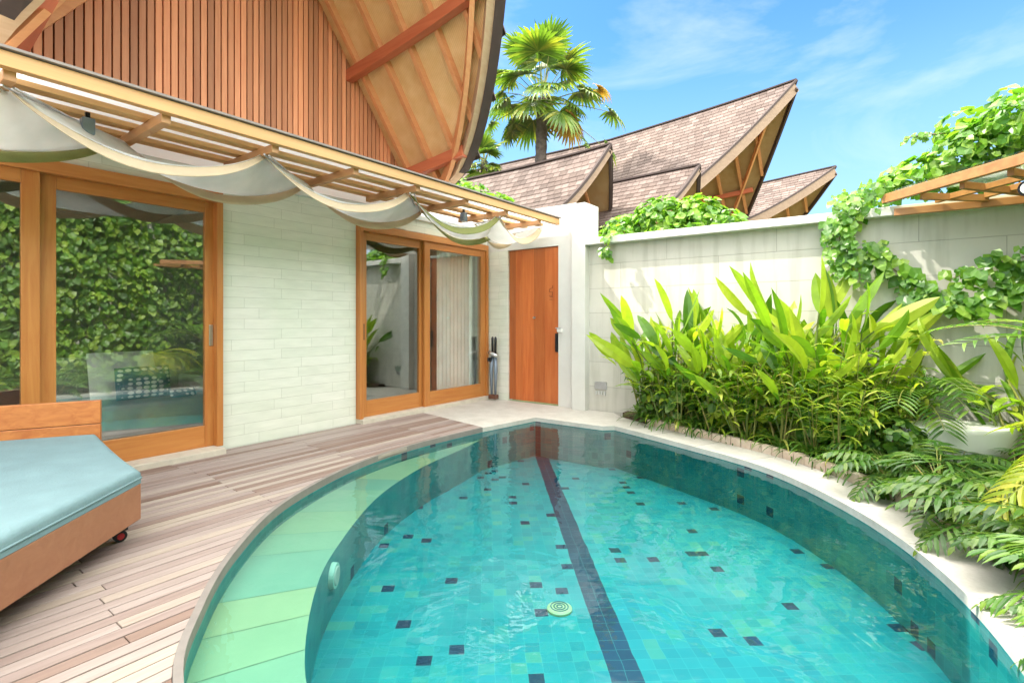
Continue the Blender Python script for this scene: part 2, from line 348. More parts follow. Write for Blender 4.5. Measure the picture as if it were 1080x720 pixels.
# ------------------------------------------------------------------ geometry helpers
class MB:
    def __init__(s): s.v = []; s.f = []; s.uv = None
    def add(s, vs, fs):
        o = len(s.v); s.v += [Vector(p) for p in vs]; s.f += [tuple(i + o for i in f) for f in fs]
    def box(s, a, b, rot=0, piv=None):
        x0, y0, z0 = a; x1, y1, z1 = b
        vs = [(x0, y0, z0), (x1, y0, z0), (x1, y1, z0), (x0, y1, z0), (x0, y0, z1), (x1, y0, z1), (x1, y1, z1), (x0, y1, z1)]
        if rot:
            m = Matrix.Rotation(rot, 3, 'Z'); p = Vector(piv or ((x0 + x1) / 2, (y0 + y1) / 2, 0))
            vs = [m @ (Vector(v) - p) + p for v in vs]
        s.add(vs, [(3, 2, 1, 0), (4, 5, 6, 7), (0, 1, 5, 4), (1, 2, 6, 5), (2, 3, 7, 6), (3, 0, 4, 7)]); return s
    def bar(s, a, b, w, h, up=(0, 0, 1)):
        a = Vector(a); b = Vector(b); d = (b - a).normalized(); u = Vector(up)
        sd = d.cross(u).normalized(); u = sd.cross(d).normalized()
        vs = []
        for p in (a, b):
            for i, j in ((-1, -1), (1, -1), (1, 1), (-1, 1)): vs.append(p + sd * (i * w / 2) + u * (j * h / 2))
        s.add(vs, [(3, 2, 1, 0), (4, 5, 6, 7), (0, 1, 5, 4), (1, 2, 6, 5), (2, 3, 7, 6), (3, 0, 4, 7)]); return s
    def sweep(s, pts, w, h, up=(0, 0, 1), sides=None):
        """rectangular section along a path"""
        n = len(pts); pts = [Vector(p) for p in pts]; o = len(s.v)
        for k in range(n):
            d = (pts[min(k + 1, n - 1)] - pts[max(k - 1, 0)]).normalized(); u = Vector(sides[k] if sides else up)
            sd = d.cross(u).normalized(); u2 = sd.cross(d).normalized()
            for i, j in ((-1, -1), (1, -1), (1, 1), (-1, 1)): s.v.append(pts[k] + sd * (i * w / 2) + u2 * (j * h / 2))
        for k in range(n - 1):
            a = o + 4 * k
            for q in range(4): s.f.append((a + q, a + (q + 1) % 4, a + 4 + (q + 1) % 4, a + 4 + q))
        s.f.append((o + 3, o + 2, o + 1, o)); s.f.append((o + 4 * n - 4, o + 4 * n - 3, o + 4 * n - 2, o + 4 * n - 1)); return s
    def tube(s, pts, rad, n=8, caps=True):
        pts = [Vector(p) for p in pts]; o = len(s.v); K = len(pts)
        ref = Vector((.13, .31, .94))
        for k in range(K):
            d = (pts[min(k + 1, K - 1)] - pts[max(k - 1, 0)]).normalized()
            a = d.cross(ref)
            if a.length < .1: a = d.cross(Vector((1, 0, 0)))
            a.normalize(); b = d.cross(a); r = rad[k] if hasattr(rad, '__len__') else rad
            for q in range(n):
                t = 2 * math.pi * q / n; s.v.append(pts[k] + (a * math.cos(t) + b * math.sin(t)) * r)
        for k in range(K - 1):
            for q in range(n):
                s.f.append((o + k * n + q, o + k * n + (q + 1) % n, o + (k + 1) * n + (q + 1) % n, o + (k + 1) * n + q))
        if caps:
            s.f.append(tuple(o + q for q in range(n))[::-1]); s.f.append(tuple(o + (K - 1) * n + q for q in range(n)))
        return s
    def lathe(s, prof, n=24, c=(0, 0, 0)):
        o = len(s.v); K = len(prof)
        for r, z in prof:
            for q in range(n):
                t = 2 * math.pi * q / n; s.v.append(Vector((c[0] + r * math.cos(t), c[1] + r * math.sin(t), c[2] + z)))
        for k in range(K - 1):
            for q in range(n): s.f.append((o + k * n + q, o + k * n + (q + 1) % n, o + (k + 1) * n + (q + 1) % n, o + (k + 1) * n + q))
        s.f.append(tuple(o + q for q in range(n))[::-1]); s.f.append(tuple(o + (K - 1) * n + q for q in range(n))); return s
    def prism(s, poly, z0, z1):
        n = len(poly); o = len(s.v)
        for z in (z0, z1):
            for p in poly: s.v.append(Vector((p[0], p[1], z)))
        tris = geometry.tessellate_polygon([[Vector((p[0], p[1], 0)) for p in poly]])
        for t in tris: s.f.append(tuple(o + n + i for i in t)); s.f.append(tuple(o + i for i in t[::-1]))
        for i in range(n): j = (i + 1) % n; s.f.append((o + i, o + j, o + n + j, o + n + i))
        return s
    def sheet(s, loops, z, z_low=None):
        vs = [Vector((p[0], p[1], 0)) for lp in loops for p in lp]
        tris = geometry.tessellate_polygon([[Vector((p[0], p[1], 0)) for p in lp] for lp in loops]); o = len(s.v)
        s.v += [Vector((p.x, p.y, z)) for p in vs]
        for t in tris:
            a, b, c = (vs[i] for i in t)
            t = t if (b - a).cross(c - a).z > 0 else t[::-1]
            s.f.append(tuple(o + i for i in t))
        if z_low is not None:
            k = 0
            for lp in loops:
                n = len(lp); q = len(s.v); s.v += [Vector((p[0], p[1], z_low)) for p in lp]
                for i in range(n): j = (i + 1) % n; s.f.append((o + k + i, q + i, q + j, o + k + j))
                k += n
        return s
    def build(s, name, mat, parent=None, smooth=False, bevel=0, uvs=None, recalc=True):
        org = Vector(parent.get('_org', (0, 0, 0))) if parent is not None else Vector((0, 0, 0))
        me = bpy.data.meshes.new(name)
        me.from_pydata([tuple(v - org) for v in s.v], [], s.f)
        me.materials.append(M[mat] if isinstance(mat, str) else mat)
        if uvs:
            ul = me.uv_layers.new(name='UVMap')
            for l in me.loops: ul.data[l.index].uv = uvs[l.vertex_index]
        if recalc:
            bm = bmesh.new(); bm.from_mesh(me); bmesh.ops.recalc_face_normals(bm, faces=bm.faces); bm.to_mesh(me); bm.free()
        if smooth:
            for p in me.polygons: p.use_smooth = True
        o = bpy.data.objects.new(name, me); COL.objects.link(o)
        if parent is not None: o.parent = parent; o['_org'] = tuple(org)
        if bevel:
            b = o.modifiers.new('bevel', 'BEVEL'); b.width = bevel; b.segments = 2; b.limit_method = 'ANGLE'; b.angle_limit = R(40)
        return o

def tag(o, label, cat, group=None):
    o['label'] = label; o['category'] = cat
    if group: o['group'] = group
    return o
def struct(o): o['kind'] = 'structure'; return o
def thing(name, label, cat, loc, group=None):
    o = bpy.data.objects.new(name, None); COL.objects.link(o); o.location = loc; o['_org'] = tuple(loc)
    o.empty_display_size = .1
    return tag(o, label, cat, group)
def kids(o): return [c for c in bpy.data.objects if c.parent == o]
def copy_thing(root, children, loc, rotz=0, scale=1.0, label=None):
    r = root.copy(); COL.objects.link(r); r.location = loc; r.rotation_euler = (0, 0, rotz); r.scale = (scale,) * 3
    if label: r['label'] = label
    for c in children:
        d = c.copy(); COL.objects.link(d); d.parent = r
    return r
ORD = ['first', 'second', 'third', 'fourth', 'fifth', 'sixth', 'seventh', 'eighth', 'ninth', 'tenth', 'eleventh', 'twelfth', 'thirteenth', 'fourteenth', 'fifteenth',
       'sixteenth', 'seventeenth', 'eighteenth', 'nineteenth', 'twentieth', 'twenty-first', 'twenty-second', 'twenty-third', 'twenty-fourth', 'twenty-fifth', 'twenty-sixth', 'twenty-seventh', 'twenty-eighth', 'twenty-ninth', 'thirtieth']

def crom(pts, n=8, closed=False):
    P = [Vector((*p, 0)) if len(p) == 2 else Vector(p) for p in pts]; out = []
    K = len(P)
    for i in range(K if closed else K - 1):
        if closed: a, b, c, d = P[i - 1], P[i], P[(i + 1) % K], P[(i + 2) % K]
        else: a, b, c, d = P[max(i - 1, 0)], P[i], P[i + 1], P[min(i + 2, K - 1)]
        for k in range(n):
            t = k / n
            out.append(.5 * ((2 * b) + (c - a) * t + (2 * a - 5 * b + 4 * c - d) * t * t + (3 * b - a - 3 * c + d) * t ** 3))
    if not closed: out.append(P[-1])
    return out

def resample(line, n):
    d = [0]
    for i in range(1, len(line)): d.append(d[-1] + (line[i] - line[i - 1]).length)
    out = []; j = 0
    for k in range(n + 1):
        s = d[-1] * k / n
        while j < len(d) - 2 and d[j + 1] < s: j += 1
        t = (s - d[j]) / max(1e-9, d[j + 1] - d[j]); out.append(line[j].lerp(line[j + 1], min(1, t)))
    return out

# ------------------------------------------------------------------ pool outline
A = (-3.66, 5.49)
RIGHT = [(-2.62, 5.60), (-1.8, 5.26), (-.91, 4.83), (-.32, 4.25), (.09, 3.6), (.35, 2.85), (.42, 2.1), (.2, 1.35), (-.4, .80), (-1.2, .62), (-1.96, .76), (-2.41, 1.01), (-2.86, 1.37), (-3.33, 1.91), (-3.70, 2.72), (-3.84, 3.55), (-3.80, 4.60)]
_curve = crom(RIGHT, 8)
POOL = [Vector((A[0], A[1], 0)), Vector((-2.72, 5.50, 0))] + _curve            # clockwise from the notched corner
NCOP = 2 + 8 * 9      # index in POOL where the stone coping hands over to the deck
def offset(line, d):
    out = []
    for i, p in enumerate(line):
        t = (line[min(i + 1, len(line) - 1)] - line[max(i - 1, 0)]).normalized()
        out.append(p + Vector((-t.y, t.x, 0)) * d)
    return out
# clockwise: left normal (-ty, tx) points outwards
WATER_Z = -.055; SHELF_Z = -.13; FLOOR_Z = -.49

# ------------------------------------------------------------------ setting
GB = 260
hole = [(p.x, p.y) for p in offset(POOL, .04)]
b = MB(); b.sheet([[(-GB, -GB), (GB, -GB), (GB, GB), (-GB, GB)], hole], -.12)
struct(b.build('ground', 'lawn', recalc=False))

# timber deck: real boards, ends cut to the pool curve
def pool_span(x):
    ys = []
    n = len(POOL)
    for i in range(n):
        p, q = POOL[i], POOL[(i + 1) % n]
        if (p.x - x) * (q.x - x) < 0: ys.append(p.y + (q.y - p.y) * (x - p.x) / (q.x - p.x))
    return (min(ys), max(ys)) if ys else None
def deck_end(x): return 4.84 - .20 * (x + 4.87)
b = MB(); xs = -5.17; pitch = .070; row = 0
JO = .034
while xs < -1.05:
    x0, x1 = xs, xs + pitch - .007
    rnd = random.Random(row * 13 + 5)
    sA, sB = pool_span(x0), pool_span(x1)
    segs = []
    if sA is None or sB is None:
        pa = pb = None
        if sA is None and sB is None: segs.append(((-3.5, -3.5), (deck_end(x0), deck_end(x1))))
        else:
            s_ = sA or sB; mid = (s_[0] + s_[1]) / 2
            lo0 = sA[0] - JO if sA else mid; lo1 = sB[0] - JO if sB else mid
            hi0 = sA[1] + JO if sA else mid; hi1 = sB[1] + JO if sB else mid
            segs.append(((-3.5, -3.5), (lo0 - .02, lo1 - .02))); segs.append(((hi0 + .02, hi1 + .02), (deck_end(x0), deck_end(x1))))
    else:
        segs.append(((-3.5, -3.5), (sA[0] - JO, sB[0] - JO)))
        if sA[1] < deck_end(x0) - .02 and sB[1] < deck_end(x1) - .02: segs.append(((sA[1] + JO, sB[1] + JO), (deck_end(x0), deck_end(x1))))
    joint0 = .78 - 2.15 * 2 + (0 if row % 2 else 1.1) + rnd.uniform(-.05, .05)
    for (a0, a1), (e0, e1) in segs:
        cuts = [joint0 + 2.15 * k for k in range(7)]
        cuts = [c for c in cuts if min(a0, a1) + .15 < c < min(e0, e1) - .15]
        ends = [(a0, a1)] + [(c, c) for c in cuts] + [(e0, e1)]
        for (p0, p1), (q0, q1) in zip(ends[:-1], ends[1:]):
            g = .002
            vs = [(x0, p0 + g, -.03), (x1, p1 + g, -.03), (x1, q1 - g, -.03), (x0, q0 - g, -.03), (x0, p0 + g, 0), (x1, p1 + g, 0), (x1, q1 - g, 0), (x0, q0 - g, 0)]
            dz = rnd.uniform(-.0012, .0012)
            vs = [(x, y, z + dz) for x, y, z in vs]
            b.add(vs, [(4, 5, 6, 7), (0, 1, 5, 4), (1, 2, 6, 5), (2, 3, 7, 6), (3, 0, 4, 7)])
    xs += pitch; row += 1
struct(b.build('pool_deck', 'deck', bevel=.0025))
# dark bearers under the gaps
i0 = NCOP
left_edge = [p for p in POOL[i0:]]
struct(MB().sheet([[(-5.2, -3.5)] + [(-1.0, -3.5)] + [(-1.0, .60)] + [(p.x, p.y) for p in offset(left_edge, .02)] + [(-5.2, 4.85)]], -.045).build('deck_bearers', 'dark_back', recalc=False))
# pale timber/stone rim where the boards meet the pool
rim_out = offset(left_edge, .032); b = MB(); n = len(left_edge); o = 0
for p, q in zip(left_edge, rim_out): b.v += [Vector((p.x, p.y, .004)), Vector((q.x, q.y, .004)), Vector((p.x, p.y, -.05)), Vector((q.x, q.y, -.05))]
for k in range(n - 1):
    a = 4 * k; b.f += [(a, a + 1, a + 5, a + 4), (a, a + 4, a + 6, a + 2), (a + 1, a + 3, a + 7, a + 5)]
struct(b.build('deck_rim', plain('grey_rim', (.20, .18, .165), .7), smooth=False))

# stone paving by the doors, coping round the right side
cop_line = POOL[:NCOP + 1]
outer = offset(POOL[6:NCOP + 1], .37)
cop_poly = [(-3.80, 4.60), (-3.84, 4.63), (-4.87, 4.84), (-5.2, 4.90), (-5.2, 6.4), (-3.0, 6.4), (-2.80, 6.18)]
cop_poly += [(p.x, p.y) for p in outer] + [(-1.0, .2), (-1.0, .60)]
inner = [(p.x, p.y) for p in cop_line]
while inner[-1][0] > -1.0: inner.pop() if False else None; break
poly = cop_poly + inner[::-1]
b = MB(); b.sheet([poly], .0, -.05)
struct(b.build('paving', 'coping', recalc=False))

jl = resample(POOL[2:NCOP + 1], 13); jo = offset(jl, .365); b = MB()
for p, q in list(zip(jl, jo))[1:-1]:
    b.bar(p.lerp(q, .03) + Vector((0, 0, .0002)), q + Vector((0, 0, .0002)), .004, .003)
struct(b.build('coping_joints', plain('joint_grey', (.30, .28, .25), .9)))

# pool shell
SH_IN = crom([(-3.79, 4.55), (-3.66, 4.0), (-3.52, 3.35), (-3.22, 2.62), (-2.74, 1.93), (-2.36, 1.52), (-1.82, 1.13), (-1.35, .98), (-1.0, .92), (-.62, .84)], 8)
b = MB(); uv = []; L = 0; P2 = POOL + [POOL[0]]
for k, p in enumerate(P2):
    if k: L += (p - P2[k - 1]).length
    for z in (-.05, FLOOR_Z): b.v.append(Vector((p.x, p.y, z))); uv.append((L, z * 1.0))
for k in range(len(P2) - 1): a = 2 * k; b.f.append((a, a + 1, a + 3, a + 2))
struct(b.build('pool_wall', 'tile_wall', uvs=uv, recalc=False))
struct(MB().sheet([[(p.x, p.y) for p in POOL]], FLOOR_Z).build('pool_floor', 'tile_floor', recalc=False))
# shelf: slabs fanned round the curve, riser below
oc = POOL[-8 * 8:]
start = min(range(len(POOL)), key=lambda i: (POOL[i] - SH_IN[-1]).length)
O = resample(POOL[start:], 60); I = resample(SH_IN[::-1], 60)
b = MB()
g = 0; kk = 0
while kk < 60:
    w = random.choice((3, 4, 5)); e = min(60, kk + w)
    n0 = len(b.v)
    for i in range(kk, e + 1):
        sh = .02 if i == kk else (-.02 if i == e else 0); j_ = min(60, max(0, i + (1 if sh > 0 else -1)))
        pO, pI = O[i].lerp(O[j_], abs(sh)), I[i].lerp(I[j_], abs(sh)); b.v += [Vector((pO.x, pO.y, SHELF_Z)), Vector((pI.x, pI.y, SHELF_Z))]
    for i in range(e - kk): a = n0 + 2 * i; b.f.append((a, a + 1, a + 3, a + 2))
    kk = e
struct(b.build('pool_shelf', 'shelf', recalc=True))
struct(MB().sheet([[(p.x, p.y) for p in O] + [(p.x, p.y) for p in I[::-1]]], SHELF_Z - .003).build('pool_shelf_bed', plain('shelf_joint', (.13, .25, .19), .6), recalc=False))
b = MB(); uv = []; L = 0
for k, p in enumerate(I):
    if k: L += (p - I[k - 1]).length
    for z in (SHELF_Z, FLOOR_Z): b.v.append(Vector((p.x, p.y, z))); uv.append((L + 7.3, z))
for k in range(60): a = 2 * k; b.f.append((a, a + 1, a + 3, a + 2))
struct(b.build('pool_shelf_riser', 'tile_wall', uvs=uv, recalc=False))
struct(MB().sheet([[(p.x, p.y) for p in POOL]], WATER_Z).build('pool_water', 'water', recalc=False))

t = thing('pool_drain', 'round pale drain cover on the pool floor beside the dark line', 'drain', (-1.60, 2.66, FLOOR_Z))
b = MB(); b.lathe([(.075, 0), (.075, .012), (.06, .02)], 24, (-1.60, 2.66, FLOOR_Z)); b.build('cover', plain('drain_cover', (.42, .46, .24), .5), t)
for k in range(3):
    r = .016 + .018 * k; b = MB(); b.tube([(-1.60 + r * math.cos(a * .3142), 2.66 + r * math.sin(a * .3142), FLOOR_Z + .021) for a in range(21)], .004, 6); b.build('ring', 'tile_wall', t)
pl = I[min(range(61), key=lambda i: (I[i] - Vector((-2.62, 1.8, 0))).length)]
t = thing('pool_light', 'round pale underwater lamp in the shelf riser', 'pool light', (pl.x, pl.y, -.25))
nrm = Vector((.77, .63, 0)); b = MB(); b.tube([pl + Vector((0, 0, -.25)) - nrm * .02, pl + Vector((0, 0, -.25)) + nrm * .03], [.075, .07], 24); b.build('bezel', plain('pale_green_plastic', (.45, .58, .46), .4), t)
b = MB(); b.tube([pl + Vector((0, 0, -.25)) + nrm * .03, pl + Vector((0, 0, -.25)) + nrm * .036], [.055, .05], 24); b.build('lens', 'sill', t)

# planting bed
bed_line = offset(POOL[8:NCOP + 1], .44)
bed = [(p.x, p.y) for p in bed_line]
bed = [(-2.80, 6.24), (-2.80, 6.4), (2.3, 6.4), (2.3, -1.5), (0.2, -1.5)] + bed[::-1]
struct(MB().sheet([bed], .045, -.1).build('planting_bed', 'soil', recalc=False))

# ------------------------------------------------------------------ boundary walls
t = thing('garden_wall', 'long pale block wall with a projecting cap behind the plants', 'wall', (-.5, 6.5, 0))
MB().box((-3.37, 6.4, -.1), (2.5, 6.6, 2.27)).build('wall', 'block', t)
MB().box((-3.37, 6.27, 2.27), (2.6, 6.70, 2.36)).build('wall_cap', 'white_plaster', t, bevel=.006)
t = thing('side_wall', 'pale block wall along the right side, under climbing leaves', 'wall', (2.4, 1, 0))
MB().box((2.3, -5, -.1), (2.5, 6.38, 3.5)).build('wall', 'block', t)
MB().box((2.24, -5, 3.5), (2.56, 6.25, 3.58)).build('wall_cap', 'white_plaster', t)
t = thing('rear_wall', 'pale block wall closing the court behind the viewer', 'wall', (0, -5.1, 0))
MB().box((-5.2, -5.2, -.1), (2.5, -5.0, 2.6)).build('wall', 'block', t)
struct(MB().sheet([[(-5.2, -5), (2.3, -5), (2.3, -1.5), (.2, -1.5), (-.0, .5), (-1, .2), (-1, -3.5), (-5.2, -3.5)]], -.002).build('rear_paving', 'paving', recalc=False))
t = thing('entrance_wall', 'white plaster wall and square pillar around the timber door', 'wall', (-4.2, 6.5, 0))
MB().box((-5.198, 6.4, 0), (-4.78, 6.6, 2.32)).build('stone_panel', 'cladding', t)
b = MB(); b.box((-5.2, 6.4, 2.321), (-4.78, 6.6, 2.9)); b.box((-3.87, 6.4, 0), (-3.585, 6.6, 2.9)); b.box((-4.78, 6.4, 2.32), (-3.87, 6.6, 2.9)); b.build('wall', 'white_plaster', t)
MB().box((-3.58, 6.28, 0), (-3.37, 6.68, 2.86)).build('pillar', 'white_plaster', t, bevel=.005)

# ------------------------------------------------------------------ upswept roofs
def roof_fns(yr, w, xb, xe, xtip, p, ze, zr, q, x0, k, curl=0, sag=0):
    def Fx(v): return xe + (xtip - xe) * max(0, 1 - v) ** p
    def S(x, v, side, dz=0):
        z = ze + (zr - ze) * max(0, 1 - v) ** q + k * max(-.6, x - x0) + curl * max(0, x - x0) ** 3
        z -= sag * math.sin(math.pi * v)
        return Vector((x, yr + side * w * v, z + dz))
    return Fx, S

def grid(b, f, nu, nv):
    o = len(b.v)
    for i in range(nu + 1):
        for j in range(nv + 1): b.v.append(f(i / nu, j / nv))
    for i in range(nu):
        for j in range(nv): a = o + i * (nv + 1) + j; b.f.append((a, a + 1, a + nv + 2, a + nv + 1))

def shingles(b, fn, Fx, xb, slope_len, tw, th, side):
    """overlapping shingles as real pieces"""
    rows = int(slope_len / th)
    for r in range(rows):
        v1 = 1 - r / rows; v0 = max(0, v1 - 1.25 / rows)      # lower edge, upper edge
        xend = Fx(max(0, (v0 + v1) / 2))
        x = xb - random.random() * tw
        while x < xend:
            x1 = min(x + tw * random.uniform(.9, 1.1), xend)
            if x1 - x < .02: break
            j = random.uniform(-.004, .004) / slope_len
            a = fn(x, v1 + j, side, .035); c = fn(x1 - .008, v1 + j, side, .035); d = fn(x1 - .008, v0, side, .012); e = fn(x, v0, side, .012)
            l = Vector((0, 0, -.03))
            b.add([a, c, d, e, a + l, c + l], [(0, 1, 2, 3), (4, 5, 1, 0), (0, 3, 4), (1, 5, 2)])
            x = x1

def clip_x(Fx, x):   # largest v for which the front edge is past x
    lo, hi = 0, 1
    if Fx(1) >= x: return 1
    for _ in range(30):
        m = (lo + hi) / 2
        if Fx(m) > x: lo = m
        else: hi = m
    return lo

def prow_roof(root, yr, w, xb, xe, xtip, p, ze, zr, q, x0, k, curl=0, sag=0, th=.14, tiles=None, rafters=(), purlins=(), raf_mat='rafter', raf=(.05, .09), barge=.12, name_l='roof_lining', fly=None, main=False):
    Fx, S = roof_fns(yr, w, xb, xe, xtip, p, ze, zr, q, x0, k, curl, sag)
    NU, NV = 26, 20
    b = MB()
    for sd in (-1, 1):
        grid(b, lambda u, v: S(xb + (Fx(v) - xb) * u, v, sd, 0), NU, NV)
    b.build('roof_shell', 'dark_edge', root, recalc=False)
    b = MB(); uv = []
    for sd in (-1, 1):
        grid(b, lambda u, v: S(xb + (Fx(v) - .02 - xb) * u, v * .995, sd, -th), NU, NV)
    for v_ in b.v: uv.append((v_.x, v_.y))
    b.build(name_l, 'lining' if main else 'lining_dark', root, uvs=uv, smooth=True, recalc=False)
    sl = math.hypot(w, zr - ze)
    b = MB()
    for sd in (-1, 1): shingles(b, S, Fx, xb, sl, *(tiles or (.45, .4)), sd)
    b.build('roof', 'shingle', root, recalc=False)
    # ridge cap
    b = MB(); b.sweep([S(xb + (xtip + .04 - xb) * i / 20, 0, 1, .04) for i in range(21)], .09, .035); b.build('ridge_cap', 'dark_edge', root)
    # barge boards: light inner board, dark outer edge
    for sd in (-1, 1):
        if main:
            pts = [S(Fx(v / 28) - .07, v / 28, sd, -th * 1.0) for v in range(29)]
            b = MB(); b.sweep(pts, .11, barge * 1.15); b.build('bargeboard', 'barge', root)
            pts = [S(Fx(v / 28) + .04, v / 28, sd, -th * .55) for v in range(29)]
            b = MB(); b.sweep(pts, .10, barge * 1.35); b.build('barge_edge', 'dark_edge', root)
        else:
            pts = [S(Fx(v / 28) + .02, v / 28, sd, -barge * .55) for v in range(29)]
            b = MB(); b.sweep(pts, .05, barge); b.build('bargeboard', 'barge_grey' if sd < 0 else 'dark_edge', root)  # far side board coloured dark to stand for its shaded face
            pts = [S(Fx(v / 28) + .03, v / 28, sd, .025) for v in range(29)]
            b = MB(); b.sweep(pts, .08, .05); b.build('barge_edge', 'dark_edge', root)
    for x in rafters:
        for sd in (-1, 1):
            vm = clip_x(Fx, x)
            if vm < .05: continue
            b = MB(); b.sweep([S(x, vm * i / 10 * .99, sd, -th - raf[1] / 2) for i in range(11)], raf[0], raf[1]); b.build('rafter', raf_mat, root)
    for y_v, x_s in purlins:
        for sd in (-1, 1):
            xf = Fx(y_v) - .16
            b = MB(); b.sweep([S(x_s + (xf - x_s) * i / 6, y_v, sd, -th - .15) for i in range(7)], .09, .13); b.build('purlin', 'beam_red', root)
    if fly:
        for sd in (-1, 1):
            b = MB(); b.sweep([S(Fx(v / 20) - fly, v / 20, sd, -th - .16) for v in range(21)], .05, .14); b.build('fly_rafter', raf_mat, root)
    return Fx, S

# ------------------------------------------------------------------ the villa
V = thing('villa', 'villa with pale stone front, timber slatted gable and sweeping roof at left', 'house', (-7, 2.5, 0))
XF = -5.2
b = MB(); b.box((XF - .22, 2.335, -.02), (XF + .0, 3.895, 3.0)); b.build('stone_panel', 'cladding', V)
b = MB(); b.box((XF - .22, 6.37, 0), (XF, 6.4, 2.9)); b.box((XF - .22, 2.335 - 7.3, 2.47), (XF - .002, 2.335, 3.0)); b.box((XF - .22, 3.895, 2.44), (XF - .002, 6.37, 3.0))
b.build('upper_wall', 'cladding', V)
MB().box((-9.2, -5, 0), (-9.0, 6.4, 3.0)).build('inner_wall', plain('inner_wall_grey', (.22, .20, .18), .8), V)
MB().box((-9.0, -5, -.02), (XF - .2, 6.4, .02)).build('room_floor', plain('dark_floor_tile', (.10, .09, .085), .25), V)
MB().box((-9.0, -5, 2.7), (XF - .23, 6.4, 2.85)).build('ceiling', plain('ceiling_board', (.30, .28, .25), .8), V)
MB().box((-9.0, 6.38, 0), (XF - .22, 6.5, 2.7)).build('end_wall', plain('end_wall_cream', (.45, .43, .38), .8), V)
MB().box((-9.0, 3.0, 0), (XF - .23, 3.12, 2.7)).build('partition', plain('partition_grey', (.16, .155, .15), .8), V)
b = MB(); b.box((XF - .2, -3, -.05), (XF + .20, 2.30, .05)); b.build('step', 'sill', V, bevel=.006)
b = MB(); b.box((XF - .2, 3.90, -.05), (XF + .13, 6.39, .05)); b.build('step', 'sill', V, bevel=.006)

def rail(par, y0, y1, z0, z1, x=XF, d=.09, m='frame_h', nm='rail'):
    return MB().box((x - d + .045, y0, z0), (x + .045, y1, z1)).build(nm, m, par, bevel=.004)
def part(nm, label=None):
    o = bpy.data.objects.new(nm, None); COL.objects.link(o); o.parent = V; o['_org'] = V['_org']
    if label: o['label'] = label
    return o
def sliding(y0, y1, z0, z1, mids, x=XF, jamb=.055, stile=.105, bottom=.20, top=.10, head=.10):
    # outer frame
    fr = MB(); fr.box((x - .12, y0, z1 - head), (x + .07, y1, z1)); o = fr.build('door_frame', 'frame_h', V, bevel=.004)
    for ya in (y0, y1 - jamb): MB().box((x - .12, ya, z0), (x + .07, ya + jamb, z1 - head)).build('door_frame', 'frame_v', V, bevel=.004)
    edges = [y0 + jamb] + mids + [y1 - jamb]
    for k in range(len(edges) - 1):
        a, c = edges[k], edges[k + 1]
        xo = x + (.0 if k % 2 == 0 else .055) - .01
        zt = z1 - head
        if k % 2 == 0: c += .03
        else: a -= .03
        dd = part('sliding_door')
        for u in (a, c - stile): MB().box((xo - .045, u, z0), (xo, u + stile, zt)).build('stile', 'frame_v', dd, bevel=.003)
        for u, w_ in ((z0, bottom), (zt - top, top)): MB().box((xo - .045, a + stile + .001, u), (xo - .001, c - stile - .001, u + w_)).build('rail', 'frame_h', dd, bevel=.003)
        d = MB(); d.box((xo - .026, a + stile - .005, z0 + bottom - .005), (xo - .020, c - stile + .005, zt - top + .005)); d.build('glass', 'glass', dd)
        yy = c - stile * .5 if k == len(edges) - 2 and mids[0] < 2 else (a + stile * .5 if k == 0 and mids[0] > 3 else None)
        if yy is not None:
            d = MB(); d.box((xo - .002, yy - .018, 1.0), (xo + .006, yy + .018, 1.2)); h = d.build('handle', 'steel' if mids[0] < 2 else 'black', dd, bevel=.004)
sliding(-1.9, 2.33, .05, 2.46, [-.55, 1.02])
sliding(3.90, 6.36, .05, 2.42, [5.02], head=.09)

# slatted gable above the canopy
yr, w = 2.7, 2.1
ze, zr = 3.05, 5.9
def gable_z(y): return ze - .1 + (zr - ze) * max(0, 1 - abs(y - yr) / w)
b = MB(); y = .62
while y < 4.78:
    y1 = y + .049; zt0, zt1 = gable_z(y), gable_z(y1)
    vs = [(XF - .03, y, 2.7), (XF + .012, y, 2.7), (XF + .012, y1, 2.7), (XF - .03, y1, 2.7), (XF - .03, y, zt0), (XF + .012, y, zt0), (XF + .012, y1, zt1), (XF - .03, y1, zt1)]
    b.add(vs, [(3, 2, 1, 0), (4, 5, 6, 7), (0, 1, 5, 4), (1, 2, 6, 5), (2, 3, 7, 6), (3, 0, 4, 7)])
    y += .0615
b.build('slat_screen', 'slat', V)
b = MB(); b.add([(XF - .09, .55, 2.7), (XF - .09, 4.85, 2.7), (XF - .09, 4.85, ze - .2), (XF - .09, yr, zr - .1), (XF - .09, .55, ze - .2)], [(0, 1, 2, 3, 4)])
b.build('screen_backing', 'dark_back', V)
prow_roof(V, yr, w, -10.5, -4.60, -2.0, .6, ze, zr, 1.0, XF, .11, curl=.008, th=.13, tiles=(.5, .45),
          rafters=[-5.02, -4.62, -4.22, -3.82, -3.42, -3.02, -2.62], purlins=[(.52, XF), (.885, XF), (.08, XF)], fly=.34, barge=.2, main=True)
# lead flashing strip between slats and canopy
MB().box((XF - .02, -1.5, 3.0), (XF + .06, 6.38, 3.03)).build('flashing', 'dark_edge', V)

